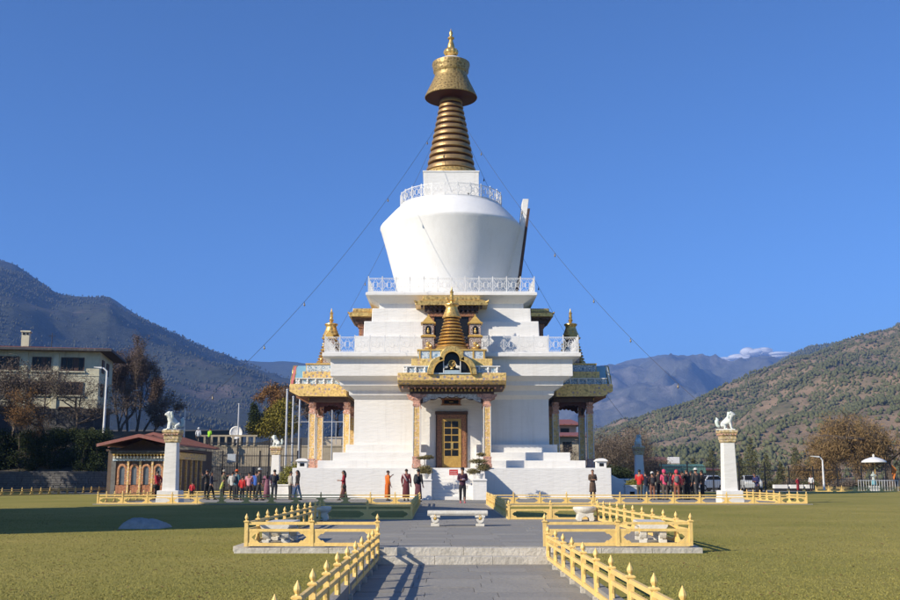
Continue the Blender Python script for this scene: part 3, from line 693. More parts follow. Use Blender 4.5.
def square_railing(hw, z, h, n):
    bay = 2 * hw / n; pm = rail_panel_mesh(bay - .04, h); q = MB(); q.box(-.028, .028, -.028, .028, 0, h + .03); q.lathe([(.03, h + .02), (.045, h + .06), (.01, h + .10)], 6); post = q.mesh('rail_post', RAILW)
    root = MB(); 
    for s in (-1, 1):   # base rail carries the sub-parts
        root.box(-hw, hw, s * hw - .03, s * hw + .03, 0, .05); root.box(s * hw - .03, s * hw + .03, -hw + .03, hw - .03, 0, .048)
    rt = root.build('terrace_railing', RAILW, S, (0, 0, z))
    for side in range(4):
        a = side * PI / 2
        for i in range(n):
            u = -hw + bay * (i + .5); link('rail_panel', pm, rt, (u * math.cos(a) + hw * math.sin(a), u * math.sin(a) - hw * math.cos(a), 0), a)
            u = -hw + bay * i; link('rail_post', post, rt, (u * math.cos(a) + hw * math.sin(a), u * math.sin(a) - hw * math.cos(a), 0), a)
square_railing(7.93, 8.97, 1.03, 17)
square_railing(5.45, 13.24, 1.0, 12)
n = 26; pm = rail_panel_mesh(2 * 3.64 * math.sin(PI / n) - .03, .95); q = MB(); q.box(-.025, .025, -.025, .025, 0, 1.0); post = q.mesh('rail_post', RAILW)
b = MB(); b.tube([(3.64 * math.cos(2 * PI * i / n), 3.64 * math.sin(2 * PI * i / n), .03) for i in range(n + 1)], .03, 6, cap=False); rt = b.build('dome_railing', RAILW, S, (0, 0, 20.36))
for i in range(n):
    a = 2 * PI * (i + .5) / n; link('rail_panel', pm, rt, (3.64 * math.cos(PI / n) * math.cos(a), 3.64 * math.cos(PI / n) * math.sin(a), 0), a + PI / 2)
    a = 2 * PI * i / n; link('rail_post', post, rt, (3.64 * math.cos(a), 3.64 * math.sin(a), 0), a)

# leaning niche gable on the east flank of the dome
b = MB(); b.prism([(3.3, 13.3), (4.9, 18.9), (5.12, 20.86), (5.54, 20.86), (5.46, 20.2), (4.72, 15.2), (4.34, 13.3)], -.9, .9)
gb = sp(b, 'dome_niche', WHITE, bevel=.02)
b = MB(); b.prism([(4.345, 13.3), (4.725, 15.2), (5.465, 20.15), (5.62, 20.15), (4.94, 15.2), (4.56, 13.3)], -.94, .94); b.build('niche_outer_board', DARKW, gb)  # thin dark board along the outer face of the leaning slab

# pagoda-roofed windows on the upper tiers, turned to four sides (three seen)
def rot(mb, a):
    c, s_ = math.cos(a), math.sin(a); mb.v = [(x * c - y * s_, x * s_ + y * c, z) for x, y, z in mb.v]; return mb
def window_bay(a):
    b = MB(); b.box(-1.25, 1.25, -6.27, -5.3, 8.98, 11.75); bay = sp(rot(b, a), 'window_bay', PINK)
    b = MB(); b.box(-1.38, -1.12, -6.38, -6.2, 8.98, 11.6); b.box(1.12, 1.38, -6.38, -6.2, 8.98, 11.6); b.box(-1.5, 1.5, -6.46, -6.1, 11.5, 11.76); b.box(-1.1, 1.1, -6.35, -6.25, 9.6, 9.75); rot(b, a).build('window_frame', REDW, bay)
    b = MB(); b.box(-1.1, 1.1, -6.31, -6.272, 9.75, 11.5); rot(b, a).build('window_opening', GLASS, bay)
    b = MB()
    for i in range(12):
        u = -1.65 + i * .3; b.box(u - .07, u + .07, -6.6, -6.1, 11.77, 11.92)
    b.box(-1.7, 1.7, -6.58, -5.2, 11.92, 12.02)
    for i in range(14):
        u = -1.9 + i * .2923; b.box(u - .07, u + .07, -6.85, -6.2, 12.03, 12.15)
    b.box(-1.75, 1.75, -6.6, -4.8, 11.98, 12.16)
    rot(b, a).build('roof_brackets', DARKW, bay)
    b = MB(); X1 = 2.32
    b.sq([(1, 0), (1, .24), (.93, .30), (.80, .42), (.79, .62), (.70, .66)]); c = b.v; b.v = [(x * X1, -5.85 + y * 1.15 , 12.16 + z) for x, y, z in c]
    for s in (-1, 1):
        b.tube([(s * 2.2, -6.9, 12.34), (s * 2.33, -7.02, 12.38), (s * 2.38, -7.08, 12.46)], [.10, .075, .03], 8)
    rf = rot(b, a).build('window_roof', GORN, bay, bevel=.02)
for a in (0, PI / 2, -PI / 2): window_bay(a)

# porch: built once facing the front, copied (turned) to the two sides
def arc(cx, cz, rx, rz, a0, a1, n): return [(cx + rx * math.cos(R(a0 + (a1 - a0) * i / n)), cz + rz * math.sin(R(a0 + (a1 - a0) * i / n))) for i in range(n + 1)]
ornate('turret_panel', (.42, .34, .29), (.66, .62, .56), (.22, .13, .10), 5, 0, .6, .42); ornate('grey_white_carving', (.55, .52, .48), (.30, .28, .27), (.68, .66, .62), 5, 0, .6)
def make_porch():
    P = []
    # eave slab is the porch's own mesh
    b = MB(); cy = -9.15; ay = 1.0
    def ring(x, y0, z0, z1, k=0): b.box(-x, x, y0, -7.2, z0, z1, k)
    b.prism([(-10.15, 6.62), (-10.74, 6.92), (-10.80, 6.98), (-10.80, 7.38), (-10.70, 7.44), (-7.65, 7.44), (-7.0, 7.2), (-7.0, 6.6)], -3.24, 3.24, 'x')
    root = b.build('porch', GPAT, S, bevel=.015)
    b = MB(); b.prism([(-10.14, 6.585), (-10.42, 6.715), (-7.02, 6.84), (-7.02, 6.585)], -3.16, 3.16, 'x'); b.build('eave_soffit', DARKW, root)
    # rafters under the eave
    me = MB().box(-.05, .05, -10.36, -9.6, 6.54, 6.68).mesh('rafter_end', REDW)
    for i in range(17): link('rafter_end', me, root, (-2.96 + i * .37, 0, 0))
    b = MB(); b.box(-2.55, 2.55, -9.56, -9.2, 6.27, 6.60); b.box(-2.55, 2.55, -7.2, -6.9, 6.27, 6.60); b.box(-2.55, -2.2, -9.2, -7.2, 6.27, 6.58); b.box(2.2, 2.55, -9.2, -7.2, 6.27, 6.58); b.build('carved_beam', DARKW, root, bevel=.02)
    # dentils on the beam
    b = MB()
    for i in range(22): b.box(-2.5 + i * .232, -2.38 + i * .232, -9.62, -9.57, 6.42, 6.54)
    b.build('dentil_course', GOLDP, root, kind='stuff')
    # scalloped hanging board
    def scallop(x0, x1, zt, dep):
        pts = [(x0, zt), (x0, zt - dep)]; n = 7
        for i in range(n):
            u0 = i / n; 
            for j in range(1, 5):
                u = u0 + j / 4 / n; lift = math.sin(PI * u) ** .6 * dep * .72; bump = .055 * math.sin(PI * (j / 4)); pts.append((x0 + (x1 - x0) * u, zt - dep + lift - bump * 1.5))
        pts.append((x1, zt)); return pts
    b = MB(); b.prism(scallop(-1.9, 1.9, 6.27, .62), -9.45, -9.33); b.build('scalloped_board', DARKW, root)
    b = MB(); sc_ = [(x, z + .10) for x, z in scallop(-1.75, 1.75, 6.2, .55)]; b.prism([(p[0], min(p[1], 6.265)) for p in sc_], -9.48, -9.452); b.build('scallop_trim', MATS['grey_white_carving'], root)
    for s in (-1, 1):
        b = MB(); q = [(y, z) for y, z in scallop(-9.1, -7.2, 6.27, .5)]; b.prism(q, s * 2.13 - .06, s * 2.13 + .06, 'x'); b.build('scalloped_board', REDB, root)
    for x in (-2.13, 2.13):
        for y in (-9.36, -7.05):
            b = MB(); b.sq([(.27, 1.84), (.27, 2.05), (.235, 2.1), (.235, 2.42), (.26, 2.46), (.225, 2.52)], k=1); b.sq([(.195, 2.5), (.185, 5.55)]); b.sq([(.22, 5.5), (.24, 5.62), (.20, 5.72), (.20, 5.85), (.27, 6.0), (.20, 6.05), (.24, 6.28)], k=1)
            pl = b.build('pillar', [PPAT, PINK], root, (x, y, 0), bevel=.015)
            b = MB(); b.prism([(-.62, 6.26), (-.58, 6.12), (-.40, 6.06), (-.26, 5.92), (.26, 5.92), (.40, 6.06), (.58, 6.12), (.62, 6.26)], -.13, .13); b.build('bracket_capital', PINK, pl) if False else b.build('bracket_capital', PINK, root, (x, y, 0))
            b = MB()
            for sx in (-.2, .2):
                for sy in (-.2, .2): b.box(sx - .02, sx + .02, sy - .02, sy + .02, 2.5, 5.6)
            b.build('pillar_edge_strips', WHITE, root, (x, y, 0), kind='stuff')
    # roof tiers
    def tier(name, m, x, y0, z0, z1, **k):
        q = MB(); q.box(-x, x, y0, -7.3, z0, z1); return q.build(name, m, root, **k)
    tier('balustrade_band', BPAT, 2.80, -10.35, 7.43, 7.84)
    q = MB()
    for i in range(11):
        u = -2.72 + i * .544; q.lathe([(.055, 7.44), (.08, 7.5), (.04, 7.58), (.075, 7.68), (.05, 7.82)], 6, (u, -10.40, 0))
    for i in range(5):
        for s in (-1, 1): q.lathe([(.055, 7.44), (.08, 7.5), (.04, 7.58), (.075, 7.68), (.05, 7.82)], 6, (s * 2.85, -10.2 + i * .55, 0))
    q.box(-2.9, 2.9, -10.46, -10.34, 7.82, 7.88); q.box(-2.92, -2.80, -10.34, -7.4, 7.82, 7.87); q.box(2.80, 2.92, -10.34, -7.4, 7.82, 7.87)
    q.build('balusters', RAILW, root, kind='stuff')
    tier('gilt_tier', GPAT, 2.45, -10.05, 7.84, 8.36, bevel=.02)
    tier('blue_tier', BPAT, 2.05, -9.85, 8.36, 8.86)
    q = MB()
    for i in range(7):
        u = -1.95 + i * .65; q.box(u - .05, u + .05, -9.9, -9.84, 8.38, 8.84)
    q.box(-2.12, 2.12, -9.92, -7.4, 8.86, 8.95)
    q.build('tier_cornice', GOLDP, root)
    # trefoil gable
    zb = 7.32
    inner = arc(-.50, zb, .68, .86, 180, 90, 8) + arc(0, zb + .92, .50, .50, 180, 0, 14) + arc(.50, zb, .68, .86, 90, 0, 8)
    outer = arc(-.62, zb, .86, 1.08, 180, 95, 8) + arc(0, zb + .98, .70, .72, 175, 5, 14) + arc(.62, zb, .86, 1.08, 85, 0, 8)
    q = MB(); q.strip(inner, outer, -11.02, -10.72); q.build('gable_arch', GORN, root, bevel=.015)
    q = MB(); q.strip([(a * .93, zb + (c - zb) * .95) for a, c in inner], [(a, c) for a, c in inner], -11.05, -10.8); q.build('gable_arch_lining', GOLDP, root)
    q = MB(); q.prism([(a * .99, zb + .0 + (c - zb) * .99) for a, c in inner], -10.50, -9.9); q.build('gable_interior', GLASS, root)
    q = MB(); q.prism([(a * .985, c - .015) for a, c in outer], -10.71, -9.7); q_ = [v for v in q.v]
    # hollow housing: side boards and top of the gable box
    h = MB(); h.strip([(a * .96, zb + (c - zb) * .96) for a, c in outer], [(a * .99, zb + (c - zb) * .99) for a, c in outer], -10.715, -9.55); h.build('gable_housing', BLUEP, root)
    q = MB(); q.box(-1.36, -1.30, -10.98, -9.7, zb + .1, 8.75); q.build('gable_side_board', BLUEP, root) if False else None
    q = MB(); q.box(-1.12, 1.12, -10.86, -10.5, zb + .02, zb + .10); q.box(-.46, .46, -10.82, -10.55, zb + .10, zb + .26); q.build('altar_step', mat('pale_blue_grey', (.40, .50, .55), .6), root)
    q = MB()
    for s in (-1, 1): q.box(s * .50 - .025, s * .50 + .025, -10.80, -10.74, zb, zb + .98)
    q.build('gable_mullion', RAILW, root)
    # dharma wheel with two deer
    q = MB(); q.tube([(.20 * math.cos(2 * PI * i / 16), -10.72, zb + .66 + .20 * math.sin(2 * PI * i / 16)) for i in range(17)], .035, 6, cap=False)
    for k in range(4): a = PI * k / 4; q.tube([(.19 * math.cos(a), -10.72, zb + .66 + .19 * math.sin(a)), (-.19 * math.cos(a), -10.72, zb + .66 - .19 * math.sin(a))], .018, 5)
    q.lathe([(.12, zb + .34), (.08, zb + .42), (.10, zb + .47)], 8, (0, -10.72, 0)); q.build('gilt_wheel', GOLD, root)
    for s in (-1, 1):
        q = MB(); q.ball((s * .36, -10.72, zb + .46), (.14, .07, .09), 8, 6); q.tube([(s * .30, -10.72, zb + .48), (s * .25, -10.72, zb + .62), (s * .20, -10.74, zb + .66)], [.05, .035, .03], 6); q.tube([(s * .42, -10.7, zb + .45), (s * .47, -10.7, zb + .34)], .03, 5)
        q.build('deer_figure', MARBLE, root)
    # porch spire
    cy = -8.45
    q = MB(); q.lathe([(1.18, 8.9), (1.2, 9.02), (1.05, 9.14), (1.0, 9.2)], 28, (0, cy, 0)); q.lathe([(.76, 9.1), (.34, 11.15)], 20, (0, cy, 0), k=1); q.build('little_spire_base', [GOLD, REDB], root, smooth=True, auto=40)
    z = 9.2; nn = 9; hh = (11.1 - z) / nn
    for i in range(nn):
        t = i / nn; r0 = .97 - .54 * t; r1 = .97 - .54 * (i + 1) / nn
        q = MB(); q.lathe([(r0 - .12, z + .01), (r0 - .01, z + .02), (r0 + .02, z + .06), (r1 + .02, z + hh * .60), (r1 - .04, z + hh * .68), (r1 - .16, z + hh * .72)], 24, (0, cy, 0)); q.build('little_spire_ring', GOLD, root, smooth=True, auto=35); z += hh
    q = MB(); q.lathe([(.30, 11.12), (.57, 11.07), (.60, 11.13), (.52, 11.28), (.42, 11.52), (.36, 11.72), (.38, 11.80), (.47, 11.90), (.46, 11.96), (.36, 12.0), (.12, 12.05)], 24, (0, cy, 0)); q.build('little_parasol', GORN, root, smooth=True, auto=45)
    q = MB(); q.lathe([(.12, 12.02), (.09, 12.12), (.15, 12.18), (.16, 12.26), (.09, 12.34), (.12, 12.44), (.09, 12.66), (.13, 12.74), (.07, 12.82), (.04, 12.95), (.01, 13.08)], 14, (0, cy, 0)); q.build('little_finial', GOLD, root, smooth=True, auto=45)
    if True:
        cr = [(.34 * math.cos(R(a)), 12.36 + .36 * math.sin(R(a))) for a in range(170, 371, 14)]
        q = MB(); q.tube([(x, cy, z_) for x, z_ in cr], [.03] + [.075] * (len(cr) - 2) + [.03], 6); q.build('gilt_crescent', GOLD, root)
    # two-storey lantern turrets
    for s in (-1, 1):
        cx, cy2 = s * 1.46, -8.42
        q = MB(); q.sq([(.40, 8.93), (.40, 9.02), (.37, 9.06), (.37, 9.82), (.41, 9.86)], cx, cy2); q.sq([(.34, 9.98), (.34, 10.66), (.38, 10.70)], cx, cy2); q.build('lantern_turret', MATS['turret_panel'], root, bevel=.01)
        q = MB(); q.sq([(.45, 9.85), (.47, 9.91), (.38, 9.97), (.20, 10.12), (.1, 10.13)], cx, cy2); q.build('turret_roof', GOLDP, root)
        q = MB(); q.sq([(.45, 10.68), (.47, 10.74), (.33, 10.84), (.12, 11.12), (.05, 11.2), (.07, 11.26), (.02, 11.32)], cx, cy2); q.build('turret_roof', GOLDP, root)
        q = MB(); q.prism([(cx - .17, 10.05), (cx + .17, 10.05)] + arc(cx, 10.38, .17, .18, 0, 180, 6), cy2 - .365, cy2 - .335); q.build('turret_niche', GLASS, root)
        q = MB(); q.ball((cx, cy2 - .39, 10.2), (.09, .05, .12), 8, 6); q.ball((cx, cy2 - .39, 10.36), .055, 8, 6); q.build('turret_figure', GOLD, root)
        q = MB(); q.ball((cx, cy2 - .38, 9.42), (.14, .06, .14), 8, 6); q.build('gilt_medallion', GOLD, root)
        q = MB(); q.ball((cx + s * -.02, cy2 - .48, 9.14), (.24, .13, .10), 8, 6); q.ball((cx + .16, cy2 - .5, 9.27), (.09, .09, .09), 8, 6); q.build('gilt_beast', GOLD, root)
    # doorway
    # stairs
    for i in range(8):
        z1 = 1.84 * (9 - i) / 9 - .0; y1 = -9.55 - i * .30
        q = MB(); q.box(-1.2, 1.2, y1 - .30, y1, 0, z1 - .205 + .0); q.build('stair_step', WHITE, root, bevel=.012)
    for s in (-1, 1):
        x0, x1 = sorted((s * 1.203, s * 1.93)); 
        q = MB(); q.prism([(-9.5, 0), (-9.5, 1.86), (-9.95, 1.86), (-11.75, .95), (-11.75, 0)], x0, x1, 'x'); q.build('stair_parapet', WHITE, root, bevel=.02)
        q = MB(); q.box(x0 - .04, x1 + .04, -12.45, -11.72, 0, 1.08); q.sq([(.43, 1.08), (.43, 1.16), (.36, 1.2)], (x0 + x1) / 2, -12.08); q.build('parapet_pedestal', WHITE, root, bevel=.02)
    return root
porch = make_porch()
porch['label'] = 'front porch with trefoil gable over the door'
def turned_copy(src, a, label):
    r = src.copy(); COL.objects.link(r); r.parent = S; r.rotation_euler = (0, 0, a); r['label'] = label
    for ch in list(src.children):
        c = ch.copy(); COL.objects.link(c); c.parent = r
    return r
turned_copy(porch, -PI / 2, 'left side porch seen in profile'); turned_copy(porch, PI / 2, 'shaded right side porch seen in profile')
# side boards of the two side gables, as painted
for s, m1, m2 in ((-1, BLUEP, PINKP), (1, BLUEP, RAILW)):
    q = MB(); x0, x1 = sorted((s * 9.3, s * 10.62)); q.box(x0, x1, -1.50, -1.46, 7.45, 8.78); bd = q.build('painted_side_board', m1, S)
    q = MB(); q.prism([(s * 11.0, 7.45), (s * 10.86, 7.45), (s * 10.62, 8.80), (s * 10.74, 8.80)], -1.52, -1.44); q.build('board_edge', m2, bd)

# doors in the three walls
def doorway(a):
    b = MB(); o = -6.19
    b.box(-.93, .93, o - .10, o + .02, 1.84, 5.22); fr = sp(rot(b, a), 'door_frame', REDW, bevel=.01)
    b = MB(); b.box(-1.04, 1.04, o - .16, o + .02, 5.225, 5.42); b.box(-1.0, -.935, o - .13, o, 1.84, 5.22); b.box(.935, 1.0, o - .13, o, 1.84, 5.22); rot(b, a).build('door_surround', DARKW, fr)
    b = MB(); b.box(-.60, .60, o - .14, o - .10, 1.9, 4.95); rot(b, a).build('door_leaf', mat('door_gold_paint', (.52, .33, .08), .45, .1, col2=(.36, .21, .05), scale=5, bump=.2), fr)
    for r_ in range(5):
        for c in range(2):
            x0 = -.44 + c * .46; z0 = 2.62 + r_ * .45
            b = MB(); b.box(x0, x0 + .40, o - .155, o - .141, z0, z0 + .37); rot(b, a).build('pane', GLASS, fr)
    b = MB(); b.box(-.05, .10, o - .18, o - .156, 3.05, 3.45); rot(b, a).build('door_lock', GOLD, fr)
    b = MB(); b.box(-.60, .56, o - .08, o + .0, 5.86, 6.16); b.box(-.68, .64, o - .06, o, 5.80, 5.86); b.box(-.68, .64, o - .14, o, 6.16, 6.24); tr = sp(rot(b, a), 'transom_window', REDW)
    b = MB(); b.box(-.48, .44, o - .09, o - .081, 5.90, 6.13); rot(b, a).build('pane', GLASS, tr)
    b = MB(); b.box(-.15, .11, o - .10, o - .091, 6.0, 6.04); rot(b, a).build('transom_bar', GOLDP, tr)
for a in (0, PI / 2, -PI / 2): doorway(a)
# little white lantern houses on the plinth corners
for sx in (-1, 1):
    r = empty('butter_lamp_house', (sx * 9.0, SY - 9.05, 1.84), 'small white lamp house on the %s front corner of the stupa plinth' % ('left' if sx < 0 else 'right'), 'lamp house', 'white lamp houses on the plinth corners')
    b = MB(); b.box(-.30, .30, -.26, .26, 0, .38); b.sq([(.38, .38), (.38, .44), (.26, .54), (.1, .58)]); b.build('house', WHITE, r, bevel=.02)
    b = MB(); b.box(-.13, .13, -.275, -.262, .1, .28); b.build('opening', GLASS, r)

# ------------------------------------------------------------ skinned bodies (lions, people)
def skin(name, verts, edges, radii, m, parent=None, sub=1, root=0, smooth=True, **kw):
    me = bpy.data.meshes.new(name); me.from_pydata(verts, edges, []); o = bpy.data.objects.new(name, me); COL.objects.link(o)
    sk = o.modifiers.new('s', 'SKIN'); sk.use_smooth_shade = True; sk.use_x_symmetry = False
    if sub: ss = o.modifiers.new('u', 'SUBSURF'); ss.levels = sub; ss.render_levels = sub
    for i, v in enumerate(me.skin_vertices[0].data):
        r = radii[i]; v.radius = r if isinstance(r, tuple) else (r, r); v.use_root = (i == root)
    bpy.context.view_layer.update()
    dg = bpy.context.evaluated_depsgraph_get(); nm = bpy.data.meshes.new_from_object(o.evaluated_get(dg)); nm.name = name
    bpy.data.objects.remove(o); bpy.data.meshes.remove(me); nm.materials.clear(); nm.materials.append(m)
    nm.polygons.foreach_set('use_smooth', [True] * len(nm.polygons))
    return link(name, nm, parent, **kw)
class Sk:
    def __init__(s): s.v = []; s.e = []; s.r = []
    def p(s, pt, r, par=None):
        s.v.append(pt); s.r.append(r); i = len(s.v) - 1
        if par is not None: s.e.append((par, i))
        return i
    def chain(s, pts, par):
        for pt, r in pts: par = s.p(pt, r, par)
        return par

LIONM = mat('white_green_lion_paint', (.74, .74, .70), .6, col2=(.58, .62, .57), scale=6, amt=.3, bump=.4, bscale=20, streak=.2)
LIOND = mat('pale_turquoise_paint', (.50, .60, .54), .6, col2=(.68, .72, .67), scale=8)
def lion_meshes():
    k = Sk(); hip = k.p((0, .30, .20), (.17, .19)); mid = k.p((0, .12, .33), (.17, .17), hip); ch = k.p((0, -.10, .47), (.17, .19), mid); nk = k.p((0, -.18, .66), (.14, .14), ch); hd = k.p((0, -.26, .80), (.135, .13), nk); k.chain([((0, -.38, .77), (.095, .085)), ((0, -.46, .74), (.07, .05))], hd)
    for s in (-1, 1):
        k.chain([((s * .10, -.18, .38), .085), ((s * .11, -.22, .18), .06), ((s * .11, -.24, .05), .055), ((s * .11, -.33, .035), .06)], ch)
        k.chain([((s * .16, .22, .24), .13), ((s * .20, .04, .20), .08), ((s * .19, .10, .06), .055), ((s * .19, -.06, .04), .06)], hip)
        k.p((s * .10, -.22, .93), .03, hd)
    body = (k.v, k.e, k.r)
    return body
def make_lion(loc, rz, label, m=LIONM, m2=LIOND, sc_=1.0):
    root = empty('snow_lion_statue', loc, label, 'lion statue', 'snow lion statues on the columns', rz); root.scale = (sc_,) * 3
    v, e, r = lion_meshes(); skin('body', v, e, r, m, root)
    b = MB(); b.box(-.30, .30, -.42, .52, 0, .045); b.build('base', m, root)
    b = MB(); rs = random.Random(5)
    for i in range(26):
        a = rs.uniform(0, 2 * PI); t = rs.random(); b.ball((.15 * math.cos(a), -.10 + .04 * math.sin(a) - .05 * t, .58 + .30 * t), rs.uniform(.05, .075), 6, 4)
    b.build('mane', m2, root, smooth=True)
    b = MB(); b.tube([(0, .34, .16), (0, .46, .24), (0, .49, .40), (0, .44, .54), (0, .50, .64)], [.07, .08, .09, .08, .02], 7); b.ball((0, .50, .42), (.07, .09, .12), 6, 5); b.build('tail', m2, root, smooth=True)
    b = MB(); b.ball((-.055, -.375, .83), .022, 6, 4); b.ball((.055, -.375, .83), .022, 6, 4); b.build('eyes', IRON, root)
    b = MB(); b.box(-.05, .05, -.525, -.42, .705, .72); b.build('mouth', REDB, root)
    return root
def lion_column(X_, Y_, label, lab2, rz, sc_=1.0):
    root = empty('lion_column', (X_, Y_, 0), label, 'column', 'white lion columns at the corners of the court')
    b = MB(); b.sq([(.56, 0), (.56, .30), (.53, .33), (.53, .62), (.46, .64)]); b.build('base', WHITE, root, bevel=.015)
    b = MB(); b.sq([(.34, .62), (.285, 3.02)]); b.build('shaft', WHITE, root, bevel=.02)
    b = MB(); b.sq([(.32, 3.0), (.34, 3.07), (.34, 3.12), (.37, 3.17), (.37, 3.28), (.34, 3.29), (.40, 3.36), (.40, 3.44), (.44, 3.50), (.44, 3.60), (.41, 3.62)]); b.build('capital', CAPM, root, bevel=.01)
    q = MB()
    for s in range(4):
        for i in range(6):
            u = -.325 + i * .13; a = s * PI / 2; x, y = u, -.412
            q.cb((x * math.cos(a) - y * math.sin(a), x * math.sin(a) + y * math.cos(a), 3.40), (.07, .05, .06), a)
    q.build('capital_dentils', PINK, root, kind='stuff')
    make_lion((X_, Y_, 3.625), rz, lab2, sc_=sc_)
lion_column(X(171, 52.2), 52.2, 'white square column with gold capital rising beside the gatehouse at the left', 'white snow lion statue with a raised pale face on the left front column', R(-58), 1.0)
lion_column(X(729, 52.2), 52.2, 'white square column with gold capital at the right front corner of the court', 'white snow lion statue seated in profile on the right front column', R(72), 1.0)
lion_column(X(275.5, 80), 80, 'distant white column with gold capital behind the left group of visitors', 'pale snow lion statue bending forward on the left rear column', R(-100), .95)
lion_column(X(639.5, 80), 80, 'shaded white column behind the visitors to the right of the stupa', 'dark silhouetted snow lion statue on the right rear column', R(150), 1.0)

# ------------------------------------------------------------ guy cables with small bells
def cable(p1, sag, bells, label):
    p0 = Vector((0, SY, 28.35)); p1 = Vector(p1); root = empty('guy_cable', p0, label, 'cable', 'guy cables from the spire'); d = p1 - p0
    f = lambda t: d * t + Vector((0, 0, -4 * sag * t * (1 - t)))
    b = MB(); b.tube([f(i / 60) for i in range(61)], .011, 5); b.build('wire', CABLEM, root)
    q = MB(); q.lathe([(.055, -.24), (.052, -.21), (.038, -.16), (.034, -.11), (.015, -.08), (.008, 0)], 8); q.ball((0, 0, -.27), .022, 5, 4); me = q.mesh('bell', BRONZE, True)
    for t in bells: link('bell', me, root, f(t))
cable((14.0, 52.2, 3.7), 1.9, (.15, .33, .46, .60, .72, .86), 'thin cable with bells from the spire to the right front column')
cable((-14.0, 52.2, 3.7), 1.7, (.12, .30, .62, .75, .90), 'thin cable with bells from the spire to the left front column')
cable((15.2, 80, 3.7), 2.5, (.16, .30, .43, .72, .90), 'thin cable with bells from the spire past the right porch')
cable((-14.2, 80, 3.7), 1.6, (.2, .45, .7), 'thin cable with bells from the spire past the left porch')

